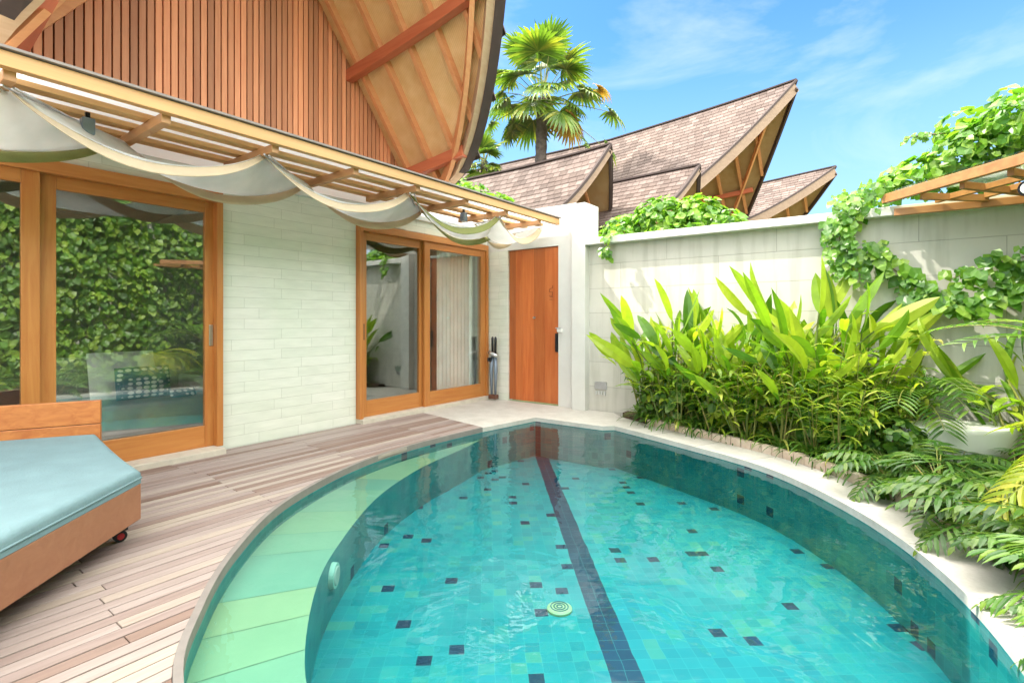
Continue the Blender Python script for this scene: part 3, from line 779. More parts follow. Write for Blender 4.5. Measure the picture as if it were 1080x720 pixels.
# ------------------------------------------------------------------ pergola over the doors
P = thing('pergola', 'pale timber canopy with slats and frosted panels over the glass doors', 'pergola', (-4.5, 2.5, 2.6))
PY0, PY1 = -2.4, 6.32
MB().box((-3.86, PY0, 2.60), (-3.80, PY1, 2.685)).build('beam', 'pergola', P, bevel=.004)
MB().box((-3.865, PY0, 2.690), (-3.775, PY1, 2.705)).build('gutter', plain('zinc_edge', (.24, .20, .18), .6), P)
for x in (-4.13, -4.40, -4.66): MB().box((x - .05, PY0, 2.615), (x + .05, PY1, 2.65)).build('slat', 'pergola', P, bevel=.003)
for k in range(-3, 9):
    y = .64 + .752 * k
    if y > 6.3: continue
    MB().box((-4.66, y - .028, 2.548), (-3.861, y + .028, 2.612)).build('rafter', 'pergola_x', P, bevel=.004)
MB().box((XF + .002, PY0, 2.668), (-3.868, PY1, 2.674)).build('frosted_roof', 'frosted', P)
MB().box((XF + .001, PY0, 2.60), (XF + .06, PY1, 2.66)).build('wall_plate', 'white_plaster', P)

# fabric swags
def swag(y0, y1, low, hem, label, hem_near=None, x0=-4.56, x1=-3.97, asym=0, gx=.0, sk=.68):
    t = thing('fabric_shade', label, 'fabric shade', (-4.27, (y0 + y1) / 2, 2.53), 'fabric shades looped under the pergola')
    zt = 2.54
    def z(s, u): 
        ss = s ** (1 + asym)
        return zt - (zt - low) * max(0, 1 - (2 * ss - 1) ** 2) ** .9 * (1 + .05 * math.sin(u * 5))
    b = MB(); grid(b, lambda s, u: Vector((x0 + .05 + (x1 - x0 - .1) * u + gx * math.sin(math.pi * s), y0 + (y1 - y0) * s + sk * (1 - u), z(s, u) + .014 - .03 * math.sin(math.pi * u) * math.sin(math.pi * s))), 30, 10)
    o = b.build('fabric', 'sheer', t, smooth=True, recalc=False); m = o.modifiers.new('thickness', 'SOLIDIFY'); m.thickness = .002
    for xa in (x0, x1 - .15):
        b = MB(); far = xa == x0
        grid(b, lambda s, u: Vector(((x0 if far else x1 - .06) + (.07 * u), y0 + (y1 - y0) * s + (sk if far else 0), z(s, .5 if far else .6) + .02 - .088 * u * (.55 + .45 * math.sin(math.pi * s)) + .006 * math.sin(11 * s + u))), 34, 4)
        o = b.build('hem', hem if xa == x0 or not hem_near else hem_near, t, smooth=True, recalc=False); m = o.modifiers.new('thickness', 'SOLIDIFY'); m.thickness = .004
    for yy in (y0, y1): MB().tube([(x0 - .02, yy + sk, zt + .004), (x1 + .02, yy, zt + .004)], .008, 8).build('rod', 'steel', t)
    return t
swag(-.84, .62, 2.30, 'olive', 'olive edged white shade hanging above the daybed, leftmost of all', hem_near='cream')
swag(.67, 2.10, 2.30, 'cream', 'cream edged white shade looped above the large left glass door')
swag(2.14, 3.62, 2.30, 'cream', 'cream edged white shade looped above the bare stone panel')
swag(3.68, 5.12, 2.30, 'olive', 'olive edged white shade looped above the farther glass door')
swag(5.18, 6.1, 2.33, 'cream', 'short cream shade nearest to the timber entrance door', sk=.16)

def spot(y, label, x=-4.27):
    t = thing('spotlight', label, 'spotlight', (x, y, 2.6), 'small dark spotlights under the pergola')
    MB().box((x - .035, y - .035, 2.47), (x + .035, y + .035, 2.575)).build('housing', 'bluegrey', t, bevel=.008)
    MB().box((x - .012, y - .012, 2.57), (x + .012, y + .012, 2.615)).build('bracket', 'black', t)
    MB().tube([(x, y, 2.464), (x, y, 2.471)], .026, 16).build('lens', 'white_gloss', t)
spot(1.08, 'small dark spotlight under the pergola near the daybed'); spot(4.80, 'small dark spotlight under the pergola near the entrance door')

# ------------------------------------------------------------------ entrance door
t = thing('entrance_door', 'closed orange timber plank door in the white wall', 'door', (-4.32, 6.4, 0))
ys = 6.43; x = -4.775
b = MB()
for wd in (.12, .13, .21, .19, .245):
    b.box((x + .001, ys, .02), (x + wd - .001, ys + .045, 2.315)); x += wd
b.build('door_leaf', 'door_wood', t, bevel=.0015)
MB().box((-4.03, 6.425, 1.58), (-3.975, 6.431, 1.585)).build('number', 'black', t)
b = MB()   # the small carved figure by the top of the door
for a, c in (((-4.045, 1.60), (-3.985, 1.60)), ((-3.985, 1.60), (-3.985, 1.655)), ((-3.985, 1.655), (-4.04, 1.655)), ((-4.04, 1.655), (-4.03, 1.705)), ((-4.03, 1.705), (-3.985, 1.71)), ((-3.985, 1.71), (-3.98, 1.75)), ((-4.035, 1.545), (-3.985, 1.545))):
    b.bar((a[0], 6.427, a[1]), (c[0], 6.427, c[1]), .007, .007, up=(0, 1, 0))
b.build('carved_mark', plain('carved_brown', (.22, .06, .02), .6), t)
MB().tube([(-4.30, 6.40, 1.28), (-4.30, 6.432, 1.28)], .017, 16).build('peephole', 'steel', t)
MB().box((-3.925, 6.395, .78), (-3.885, 6.43, 1.05)).build('lock_plate', 'black', t, bevel=.005)
t = thing('door_lever', 'white and steel lever box beside the entrance door edge', 'lever', (-3.82, 6.38, 1.1))
MB().box((-3.875, 6.36, 1.07), (-3.79, 6.398, 1.12)).build('body', 'white_gloss', t, bevel=.008)
MB().box((-3.885, 6.34, 1.121), (-3.80, 6.375, 1.137)).build('lever', 'steel', t, bevel=.004)
t = thing('wall_vent', 'small grey step light set low in the white wall', 'wall light', (-3.19, 6.39, .34))
MB().box((-3.28, 6.385, .30), (-3.10, 6.399, .40)).build('faceplate', 'steel', t, bevel=.003)
b = MB()
for k in range(4): b.box((-3.265 + k * .042, 6.380, .225), (-3.242 + k * .042, 6.399, .275))
b.build('slots', plain('vent_grey', (.5, .5, .49), .6), t)

# folded dark stand beside the door
t = thing('folded_stand', 'dark folded stand with two prongs leaning in the corner by the timber door', 'stand', (-5.08, 6.25, 0))
cx, cy = -4.97, 6.28
for s in (-1, 1):
    MB().tube([(cx + s * .035, cy, .06), (cx + s * .045, cy, .45), (cx + s * .03, cy + .01, .72)], [.016, .03, .026], 10).build('leg', 'bluegrey', t, smooth=True)
    MB().tube([(cx + s * .028, cy + .01, .72), (cx + s * .03, cy + .012, .96), (cx + s * .028, cy + .012, .985)], [.02, .02, .012], 10).build('prong', 'black', t, smooth=True)
MB().tube([(cx - .08, cy - .01, .74), (cx + .02, cy - .03, .71), (cx + .10, cy - .01, .68)], [.028, .034, .022], 10).build('clamp', 'steel', t, smooth=True)
MB().box((cx - .085, cy - .05, .60), (cx - .02, cy + .02, .66)).build('bracket', 'black', t, bevel=.006)
MB().box((cx - .075, cy - .04, .02), (cx + .075, cy + .04, .09)).build('foot', plain('brown_foot', (.12, .05, .03), .6), t, bevel=.012)

# ------------------------------------------------------------------ daybed
t = thing('daybed', 'timber daybed with pale blue mattress on the deck at far left', 'daybed', (-3.6, .5, 0))
Hr, C, F_, Hl = Vector((-4.50, 1.19, 0)), Vector((-3.40, 1.10, 0)), Vector((-2.2, -.14, 0)), Vector((-5.05, .02, 0))
Fl = Vector((-3.7, -1.2, 0))
MB().prism([C, F_, Fl, Hl, Hr], .13, .33).build('base', 'base_wood', t, bevel=.006)
def bil(s, u): return (Hr.lerp(C, s)).lerp(Hl.lerp(F_, s), u) if False else (Hr.lerp(C, s)).lerp(Vector((-4.7, -.9, 0)).lerp(F_, s), u)
Bl = Vector((-5.03, .05, 0))
def mat_pt(s, u, inset=0):
    # s: headboard -> front edge ; u: right end -> far left
    a = Hr.lerp(C, s); c = Hl.lerp(F_, s); return a.lerp(c, u)
b = MB(); N = 26
def top(s, u):
    e = min(s, 1 - s, u, 1 - u); r = .035
    rise = .045 * max(0, 1 - s / .75) ** 1.6
    z = .41 + rise + .01 * math.sin(u * 3.1)
    d = min(e * 1.2, r); z -= r - math.sqrt(max(0, r * r - (r - d) ** 2))
    return z
def warp(k): return .5 - .5 * math.cos(math.pi * k)
grid(b, lambda i, j: (lambda s, u: Vector((*mat_pt(s, u).xy, top(s, u))))(warp(i), warp(j)), N, N)
n1 = N + 1
edge = [i * n1 for i in range(N + 1)] + [N * n1 + j for j in range(1, N + 1)] + [i * n1 + N for i in range(N - 1, -1, -1)] + [j for j in range(N - 1, 0, -1)]
o = len(b.v)
for e in edge: b.v.append(Vector((b.v[e].x, b.v[e].y, .331)))
for k in range(len(edge)): j = (k + 1) % len(edge); b.f.append((edge[k], edge[j], o + j, o + k))
b.build('mattress', 'mattress', t, smooth=True)
pp = [mat_pt(k / 40, 0) for k in range(41)] + [mat_pt(1, k / 40) for k in range(1, 41)]
MB().tube([Vector((p.x, p.y, .362 + (.045 * max(0, 1 - (k / 40) / .75) ** 1.6 if k <= 40 else 0))) for k, p in enumerate(pp)], .006, 6).build('piping', 'mattress', t, smooth=True)
d = (Hl - Hr).normalized(); nn = Vector((d.y, -d.x, 0))
if nn.x > 0: nn = -nn
b = MB()
zz = .14
for hgt in (.19, .19, .165):
    b.add([p + Vector((0, 0, z)) for z in (zz, zz + hgt - .004) for p in (Hr - d * .02, Hl, Hl + nn * .045, Hr + nn * .045 - d * .02)], [(3, 2, 1, 0), (4, 5, 6, 7), (0, 1, 5, 4), (1, 2, 6, 5), (2, 3, 7, 6), (3, 0, 4, 7)]); zz += hgt
b.build('headboard', 'headboard', t, bevel=.004)
for px, py in ((C.x - .10, C.y - .07), (F_.x - .2, F_.y + .02), (-4.35, 1.0), (-4.6, .1)):
    lg = MB().box((px - .03, py - .03, .065), (px + .03, py + .03, .13)).build('leg', 'black', t)
    MB().tube([(px - .015, py, .033), (px + .015, py, .033)], .032, 16).build('wheel', 'black', lg); MB().tube([(px - .019, py, .033), (px + .019, py, .033)], .018, 12).build('hub', 'red_rubber', lg)

# ------------------------------------------------------------------ inside the rooms
t = thing('sofa', 'grey sofa seen through the large left glass door', 'sofa', (-6.4, 1.9, 0))
MB().box((-6.9, 1.35, .1), (-6.0, 2.75, .42)).build('seat', 'sofa', t, bevel=.04)
MB().box((-7.1, 1.35, .12), (-6.88, 2.75, .85)).build('backrest', 'sofa', t, bevel=.05)
MB().box((-6.9, 2.6, .42), (-6.0, 2.8, .62)).build('armrest', 'sofa', t, bevel=.04)
def cushion(loc, sx, sz, rz, mat, label):
    t = thing('cushion', label, 'cushion', loc, 'cushions on the sofa indoors')
    b = MB()
    for sgn in (1, -1):
        grid(b, lambda u, v: Vector((sgn * .075 * max(1e-9, math.sin(math.pi * u) * math.sin(math.pi * v)) ** .45, (u - .5) * sx, (v - .5) * sz)), 12, 12)
    m = Matrix.Rotation(rz, 3, 'Z') @ Matrix.Rotation(R(-12), 3, 'Y')
    b.v = [m @ v + Vector(loc) for v in b.v]; b.build('cover', mat, t, smooth=True)
cushion((-6.62, 1.98, .66), .62, .50, .1, 'curtain', 'plain white cushion on the grey sofa behind the glass')
cushion((-6.42, 2.10, .58), .50, .34, 0, 'cushion', 'white and navy patterned cushion in front of the plain one')
cushion((-6.2, 2.42, .30), .30, .40, .3, 'cushion', 'patterned cushion low at the right end of the sofa')
t = thing('curtain', 'white pleated curtain hanging behind the farther glass door', 'curtain', (-5.45, 5.9, 0))
b = MB(); grid(b, lambda u, v: Vector((-5.29 + .012 * math.sin(u * 62), 5.36 + .80 * u, .06 + 2.28 * v)), 140, 3)
o = b.build('curtain_cloth', 'curtain', t, smooth=True, recalc=False)
MB().tube([(-5.29, 3.97, 2.36), (-5.29, 6.28, 2.36)], .012, 8).build('rail', 'steel', t)

# ------------------------------------------------------------------ neighbouring villas
def neighbour(label, wall, gx, gz, **kw):
    t = thing('neighbouring_villa', label, 'house', ((wall[0] + wall[2]) / 2, (wall[1] + wall[3]) / 2, 0), 'neighbouring villas beyond the wall')
    MB().box((wall[0], wall[1], -.1), (wall[2], wall[3], wall[4])).build('wall', 'peach', t)
    Fx, S = prow_roof(t, **kw)
    # timber gable wall under the prow
    b = MB(); yr_, w_ = kw['yr'], kw['w']; ys_ = [yr_ - w_ + 2 * w_ * i / 24 for i in range(25)]
    for a, c in zip(ys_[:-1], ys_[1:]):
        za = S(gx, abs(a - yr_) / w_, 1).z - .2; zc = S(gx, abs(c - yr_) / w_, 1).z - .2
        b.add([(gx, a + .01, gz), (gx, c - .01, gz), (gx, c - .01, zc), (gx, a + .01, za), (gx - .05, a + .01, gz), (gx - .05, c - .01, gz), (gx - .05, c - .01, zc), (gx - .05, a + .01, za)], [(0, 1, 2, 3), (0, 4, 5, 1), (3, 2, 6, 7), (0, 3, 7, 4), (1, 5, 6, 2)])
    b.build('gable', 'neigh_brown', t)
    return t
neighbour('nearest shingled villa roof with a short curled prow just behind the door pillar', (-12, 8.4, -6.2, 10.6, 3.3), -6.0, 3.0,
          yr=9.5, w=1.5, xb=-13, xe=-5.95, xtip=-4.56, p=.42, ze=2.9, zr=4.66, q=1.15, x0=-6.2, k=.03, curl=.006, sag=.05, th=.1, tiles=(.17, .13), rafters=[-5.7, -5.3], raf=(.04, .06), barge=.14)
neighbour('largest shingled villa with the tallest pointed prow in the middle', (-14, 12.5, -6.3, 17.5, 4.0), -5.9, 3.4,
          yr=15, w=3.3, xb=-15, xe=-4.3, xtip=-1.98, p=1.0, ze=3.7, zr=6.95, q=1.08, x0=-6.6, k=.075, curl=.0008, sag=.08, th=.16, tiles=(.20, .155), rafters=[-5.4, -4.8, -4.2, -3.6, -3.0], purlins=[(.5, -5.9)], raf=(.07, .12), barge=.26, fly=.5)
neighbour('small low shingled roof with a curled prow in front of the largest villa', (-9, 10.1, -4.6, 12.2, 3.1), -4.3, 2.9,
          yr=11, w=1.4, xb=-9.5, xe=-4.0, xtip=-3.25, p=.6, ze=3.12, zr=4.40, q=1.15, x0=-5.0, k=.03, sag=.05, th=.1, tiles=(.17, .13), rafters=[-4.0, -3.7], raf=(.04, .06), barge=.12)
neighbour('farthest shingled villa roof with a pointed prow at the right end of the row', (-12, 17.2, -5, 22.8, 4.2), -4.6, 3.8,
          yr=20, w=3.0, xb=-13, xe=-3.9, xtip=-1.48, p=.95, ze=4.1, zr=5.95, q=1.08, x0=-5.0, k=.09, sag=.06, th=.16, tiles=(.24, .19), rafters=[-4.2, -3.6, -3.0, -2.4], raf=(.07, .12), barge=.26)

# ------------------------------------------------------------------ leaves and plants
def leaf(b, base, d, up, L, W, bend=.3, seg=5, fold=.25, shape=.5):
    """one blade: base point, direction, up; widest at SHAPE"""
    d = Vector(d).normalized(); up = Vector(up); sd = d.cross(up)
    if sd.length < .05: sd = d.cross(Vector((1, 0, .2)))
    sd.normalize(); up = sd.cross(d).normalized()
    o = len(b.v); p = Vector(base); dd = d.copy()
    for k in range(seg + 1):
        t = k / seg
        w = W * .5 * (math.sin(math.pi * min(1, t ** (math.log(.5) / math.log(shape)))) ** .6 if 0 < t < 1 else (.12 if t == 0 else 0.02))
        b.v += [p - sd * w + up * w * fold, p.copy(), p + sd * w + up * w * fold]
        dd = (dd - up * bend / seg * (0.4 + 1.2 * t)).normalized()
        up = sd.cross(dd).normalized(); p = p + dd * (L / seg)
    for k in range(seg):
        a = o + 3 * k
        b.f += [(a, a + 1, a + 4, a + 3), (a + 1, a + 2, a + 5, a + 4)]

def small_leaf(b, p, nrm, d, s):
    """a pointed broad leaf of four faces"""
    nrm = nrm.normalized(); d = (d - nrm * d.dot(nrm)).normalized(); sd = nrm.cross(d)
    q = [p, p + d * s * .35 + sd * s * .42 + nrm * s * .08, p + d * s * .75 + sd * s * .28, p + d * s * 1.1 - nrm * s * .1, p + d * s * .75 - sd * s * .28, p + d * s * .35 - sd * s * .42 + nrm * s * .08, p + d * s * .5 - nrm * s * .04]
    b.add(q, [(0, 1, 2, 6), (2, 3, 4, 6), (4, 5, 0, 6)])

rr = random.Random(11)
def rv(a=1.0): return Vector((rr.uniform(-a, a), rr.uniform(-a, a), rr.uniform(-a, a)))

def leaf_cloud(name, blobs, n, s, mat, parent, hang=.3):
    """leaves through ellipsoid blobs (centre, radii), denser towards their skin"""
    b = MB(); tot = sum(r[0] * r[1] * r[2] for _, r in blobs) ** 1.0
    for c, r in blobs:
        k = max(6, int(n * r[0] * r[1] * r[2] / tot))
        for _ in range(k):
            v = rv()
            while v.length > 1 or v.length < .05: v = rv()
            v = v.normalized() * (v.length ** .4)
            p = Vector(c) + Vector((v.x * r[0], v.y * r[1], v.z * r[2]))
            nm = (v + rv(.7) + Vector((0, 0, .5))).normalized()
            small_leaf(b, p, nm, rv() + Vector((0, 0, -hang)), s * rr.uniform(.4, 1.45))
    return b.build(name, mat, parent, recalc=False)

# heliconias
def make_heliconia(seed, h, n):
    global rr
    rr = random.Random(seed)
    t = thing('heliconia', 'x', 'plant', (0, 0, 0), 'tall heliconias against the garden wall')
    bs, bl = MB(), MB()
    for k in range(n):
        a = rr.uniform(0, 6.28); r0 = rr.uniform(0, .16); hh = h * rr.uniform(.45, 1.0)
        base = Vector((r0 * math.cos(a), r0 * math.sin(a), 0)); lean = Vector((math.cos(a), math.sin(a), 0)) * rr.uniform(.05, .46)
        p1 = base + lean * .4 + Vector((0, 0, hh * .5)); p2 = base + lean + Vector((0, 0, hh * .66))
        bs.tube([base, p1, p2], [.012, .010, .006], 6)
        # top leaf, upright
        L = rr.uniform(.36, .66); leaf(bl, p2, lean * rr.uniform(1.2, 3.2) + rv(.22) + Vector((0, 0, .8)), Vector((math.cos(a + 1), math.sin(a + 1), .2)), L, rr.uniform(.085, .135), rr.uniform(-.1, .8), 6, .3, .45)
        for q in range(rr.choice((1, 2, 2, 3))):
            f = rr.uniform(.35, .95); pb = base.lerp(p2, f); ang = rr.uniform(0, 6.28)
            dv = Vector((math.cos(ang) * .7, math.sin(ang) * .7, rr.uniform(.4, 1.4)))
            leaf(bl, pb, dv, Vector((0, 0, 1)), rr.uniform(.25, .46), rr.uniform(.045, .10), rr.uniform(.3, 1.6), 5, .3, .45)
    a = bs.build('stem', 'stem', t, recalc=False); c = bl.build('leaves', 'helic', t, recalc=False)
    return t, [a, c]
protoH = [make_heliconia(31 + i, 1.7, 14) for i in range(4)]
def make_ginger(seed):
    global rr
    rr = random.Random(seed); t = thing('ginger_plant', 'x', 'plant', (0, 0, 0), 'narrow leaved gingers among the heliconias'); bs, b = MB(), MB()
    for k in range(9):
        a = rr.uniform(0, 6.28); r0 = rr.uniform(0, .14); hh = rr.uniform(.5, .95); ln = rr.uniform(.1, .4)
        p0 = Vector((r0 * math.cos(a), r0 * math.sin(a), 0)); p2 = p0 + Vector((math.cos(a) * ln, math.sin(a) * ln, hh)); p1 = p0.lerp(p2, .5) + Vector((0, 0, .06))
        bs.tube([p0, p1, p2], [.008, .006, .003], 5); N_ = rr.randrange(7, 12); w_ = rr.uniform(.028, .05)
        for q in range(N_):
            f = .3 + .7 * q / (N_ - 1); pb = p0.lerp(p2, f) + Vector((0, 0, .06 * math.sin(math.pi * f))); an = a + 1.57 + (q % 2) * 3.14 + rr.uniform(-.6, .6)
            leaf(b, pb, (math.cos(an), math.sin(an), rr.uniform(.1, 1.0)), (0, 0, 1), rr.uniform(.16, .30), w_, rr.uniform(.5, 1.8), 4, .25, .42)
    for k in range(4):
        an = rr.uniform(0, 6.28); leaf(b, (0, 0, .05), (math.cos(an), math.sin(an), .7), (0, 0, 1), .4, .03, 1.8, 5, .3, .4)
    return t, [bs.build('stem', 'stem', t, recalc=False), b.build('leaves', 'ginger', t, recalc=False)]
M['ginger'] = leafm('ginger_leaf', [(.05, .13, .02), (.13, .25, .03), (.28, .40, .04), (.46, .52, .07), (.55, .50, .16)], .4, .45)
GPOS = [(-2.3, 5.98, .8), (-2.0, 6.05, .95), (-1.9, 5.78, .8), (-1.65, 5.95, 1.0), (-1.5, 5.68, .85), (-1.3, 5.9, 1.05), (-1.15, 5.55, .85), (-1.0, 5.8, 1.0), (-.85, 5.45, .9), (-.75, 5.75, 1.1), (-.55, 5.35, .85), (-.5, 5.8, 1.15), (-.3, 5.55, 1.0), (-.2, 5.9, 1.2), (-.08, 5.75, .8), (.05, 6.1, .8), (-.35, 5.15, .75), (-.1, 5.45, .8)]
PXK = lambda p: (p[0] * math.cos(THETA) + p[1] * math.sin(THETA)) / (p[1] * math.cos(THETA) - p[0] * math.sin(THETA))
GPOS.sort(key=PXK)
protoG = [make_ginger(131 + i) for i in range(4)]
rr = random.Random(55)
for i, (x, y, s) in enumerate(GPOS):
    lab = 'bushy ginger with narrow yellow green leaves, %s from the left in the bed' % ORD[i]
    pt, ch = protoG[i % 4]; s *= 1.0
    if i < 4: o = pt; o.location = (x, y, .045); o.scale = (s,) * 3; o['label'] = lab
    else: copy_thing(pt, ch, (x, y, .045), rr.uniform(0, 6), s, lab)
HPOS = [(-2.40, 6.16, .95), (-2.12, 6.18, 1.12), (-2.05, 5.92, .9), (-1.78, 6.12, 1.0), (-1.58, 5.86, .85), (-1.38, 6.14, .95), (-1.12, 5.92, .95), (-.95, 6.18, 1.12), (-.72, 5.90, 1.2), (-.58, 6.15, 1.15), (-.38, 5.82, .9), (-.30, 6.10, 1.0), (-.05, 6.05, .82), (-1.2, 5.62, .7), (-.72, 5.52, .72), (.95, 5.85, .95)]
HPOS = sorted(HPOS[:-1], key=PXK) + HPOS[-1:]
rr = random.Random(5)
for i, (x, y, s) in enumerate(HPOS):
    lab = ['leaf clump beside the small wall light', 'tall upright clump'][0] if False else ''
    lab = 'broad leaved heliconia, %s from the left along the garden wall' % ORD[i] if i < 15 else 'lone upright heliconia rising behind the white bench'
    pt, ch = protoH[i % 4]
    if i < 4: o = pt; o.location = (x, y, .045); o.rotation_euler.z = rr.uniform(0, 6); o.scale = (s,) * 3; o['label'] = lab
    else: copy_thing(pt, ch, (x, y, .045), rr.uniform(0, 6), s, lab)

# strap leaved border
def make_lily(seed):
    global rr
    rr = random.Random(seed); t = thing('border_lily', 'x', 'plant', (0, 0, 0), 'strap leaved clumps along the edging'); b = MB()
    for k in range(46):
        a = rr.uniform(0, 6.28); e = rr.uniform(.35, 1.6)
        leaf(b, (rr.uniform(-.03, .03), rr.uniform(-.03, .03), 0), (math.cos(a), math.sin(a), e), (0, 0, 1), rr.uniform(.2, .42), rr.uniform(.012, .022), rr.uniform(.8, 2.2), 6, .3, .35)
    c = b.build('leaves', 'lily', t, recalc=False); return t, [c]
protoL = [make_lily(71 + i) for i in range(3)]
rr = random.Random(9)
bl2 = resample(offset(POOL[3:2 + 8 * 6], .53), 27)
for i, p in enumerate(bl2):
    lab = 'arching strap leaved clump on the edging, %s from the left' % ORD[i]
    pt, ch = protoL[i % 3]; loc = (p.x + rr.uniform(-.05, .05), p.y + rr.uniform(-.04, .05), .04); s = rr.uniform(.75, 1.15) if i > 2 else 1.3
    if i < 3: o = pt; o.location = loc; o.scale = (s,) * 3; o['label'] = lab
    else: copy_thing(pt, ch, loc, rr.uniform(0, 6), s, lab)

# lobed philodendrons at right
def make_philo(seed):
    global rr
    rr = random.Random(seed); t = thing('philodendron', 'x', 'plant', (0, 0, 0), 'lobed philodendrons beside the coping'); b, bs = MB(), MB()
    for k in range(17):
        a = 6.283 * k / 17 + rr.uniform(-.2, .2); e = rr.uniform(.25, 1.7); d = Vector((math.cos(a), math.sin(a), e)).normalized()
        L0 = rr.uniform(.16, .34); p = d * L0; bs.tube([(0, 0, 0), p * .5 + Vector((0, 0, .01)), p], .004, 5)
        dd = (d + Vector((0, 0, -.65))).normalized(); sd = dd.cross(Vector((0, 0, 1))).normalized(); upv = sd.cross(dd); L = rr.uniform(.24, .36); q = p.copy(); K = 8
        dcur = dd
        for m in range(K):
            f = m / (K - 1); q2 = q + dcur * L / K; wl_ = (.055 + .085 * math.sin(math.pi * min(1, .25 + .75 * f) )) * (L / .3)
            for s_ in (-1, 1):
                leaf(b, q, sd * s_ + dcur * (.25 + .9 * f), upv, wl_ * rr.uniform(.95, 1.4), rr.uniform(.022, .036), rr.uniform(.2, 1.1), 3, .15, .4)
            b.add([q - sd * .012, q + sd * .012, q2 + sd * .010, q2 - sd * .010], [(0, 1, 2, 3)])
            q = q2; dcur = (dcur - Vector((0, 0, .09))).normalized()
        leaf(b, q, dcur, upv, .07, .03, .3, 3, .1, .4)
    a_ = bs.build('stem', 'stem', t, recalc=False); c = b.build('leaves', 'philo', t, recalc=False); return t, [a_, c]
protoP = [make_philo(91 + i) for i in range(3)]
PPOS = [(.42, 5.32, .8), (.75, 5.25, .85), (.03, 4.62, .9), (.30, 4.25, 1.0), (.28, 4.72, .9), (.62, 4.70, .9), (.50, 3.82, .95), (.66, 3.35, .95), (.74, 2.95, .9), (.74, 2.45, .85), (.62, 3.95, 1.0), (.88, 4.35, 1.15), (.80, 3.50, 1.0), (1.05, 3.85, 1.2), (.92, 3.05, .95), (1.2, 3.35, 1.15), (1.0, 2.6, .9), (1.3, 4.6, 1.2), (.0, 5.12, .8), (1.45, 3.0, 1.2), (1.35, 2.2, 1.1), (1.05, 5.0, .8), (1.05, 1.6, 1.0), (1.5, 1.2, 1.1), (1.0, .7, .95), (1.6, 5.2, 1.1)]
PPOS.sort(key=lambda p: p[1], reverse=True)
rr = random.Random(19)
for i, (x, y, s) in enumerate(PPOS):
    lab = 'deep green lobed philodendron at right, %s counting from the garden wall towards the viewer' % ORD[i]
    pt, ch = protoP[i % 3]; loc = (x, y, .045)
    if i < 3: o = pt; o.location = loc; o.scale = (s,) * 3; o['label'] = lab
    else: copy_thing(pt, ch, loc, rr.uniform(0, 6), s, lab)

# feathery palms
def frond(b, bs, base, d, L, curve, lw, mat_n=18, ll=.26):
    d = Vector(d).normalized(); p = Vector(base); pts = [p.copy()]; K = mat_n
    for m in range(K):
        d = (d - Vector((0, 0, curve / K))).normalized(); p = p + d * L / K; pts.append(p.copy())
        if m < 3: continue
        f = m / K; sd = d.cross(Vector((0, 0, 1))).normalized(); up = sd.cross(d)
        for s_ in (-1, 1): leaf(b, p, sd * s_ * .9 + d * .9 + up * .25, up, ll * (1 - .55 * abs(f - .4)), lw, .7, 4, .3, .35)
    bs.tube(pts, [.009 * (1 - .8 * i / K) + .001 for i in range(K + 1)], 5)
def feather(label, loc, n, L, mat, seed, aim=None, h0=.3, up_=(.9, 1.8), lw=.022):
    global rr
    rr = random.Random(seed); t = thing('feather_palm', label, 'palm', loc, 'small feathery palms in the bed'); b, bs = MB(), MB()
    for k in range(n):
        a = (aim + rr.uniform(-.9, .9)) if aim is not None else rr.uniform(0, 6.28)
        base = Vector(loc) + Vector((rr.uniform(-.03, .03), rr.uniform(-.03, .03), h0 * .5))
        frond(b, bs, base, (math.cos(a), math.sin(a), rr.uniform(*up_)), L * rr.uniform(.75, 1.1), rr.uniform(1.2, 2.2), lw)
    bs.tube([Vector(loc), Vector(loc) + Vector((0, 0, h0 * .55))], [.03, .02], 8)
    bs.build('stem', 'stem', t, recalc=False); b.build('leaves', mat, t, recalc=False)
feather('bright yellow palm fronds arching in at the right edge', (1.22, 4.0, .045), 8, .85, 'yellowp', 3, aim=2.9, h0=.9, up_=(.5, 1.1), lw=.032)
feather('green feathery palm beside the white bench at right', (1.30, 5.0, .045), 14, 1.2, 'vine', 4, h0=1.4)
feather('light green feathery palm behind the heliconias near the vine', (.15, 5.95, .045), 10, 1.0, 'lily', 6, h0=.7)
feather('feathery palm low between the heliconias', (-1.5, 5.95, .045), 9, .8, 'lily', 8, h0=.5)
feather('green feathery palm in the far right corner under the canopy', (1.55, 5.8, .045), 10, 1.1, 'vine', 12, h0=.9)

# leafy shrubs
def shrub(label, blobs, n, s, mat, loc, nm='leafy_shrub', seed=1, stems=True, group='leafy shrubs'):
    global rr
    rr = random.Random(seed); t = thing(nm, label, 'shrub' if 'shrub' in nm else 'vine', loc, group)
    leaf_cloud('leaves', blobs, n, s, mat, t)
    if stems:
        b = MB()
        for c, r in blobs: b.tube([Vector(loc), Vector(loc).lerp(Vector(c), .5) + rv(.05), Vector(c)], [.015, .01, .005], 6)
        b.build('stem', 'bark', t)
    return t
shrub('low pale leaved shrub at the foot of the leftmost heliconias', [((-2.2, 6.0, .3), (.3, .2, .26)), ((-1.95, 5.9, .38), (.25, .2, .3))], 420, .085, 'lily', (-2.1, 5.98, .045), seed=1)
shrub('yellow green shrub in the middle of the heliconias', [((-1.35, 5.78, .42), (.35, .22, .34)), ((-1.0, 5.7, .4), (.3, .2, .3))], 620, .085, 'helic', (-1.2, 5.76, .045), seed=2)
shrub('rounded shrub below the tallest heliconia leaves', [((-.55, 5.62, .38), (.3, .25, .32)), ((-.3, 5.4, .32), (.28, .22, .25))], 560, .08, 'vine', (-.45, 5.55, .045), seed=3)
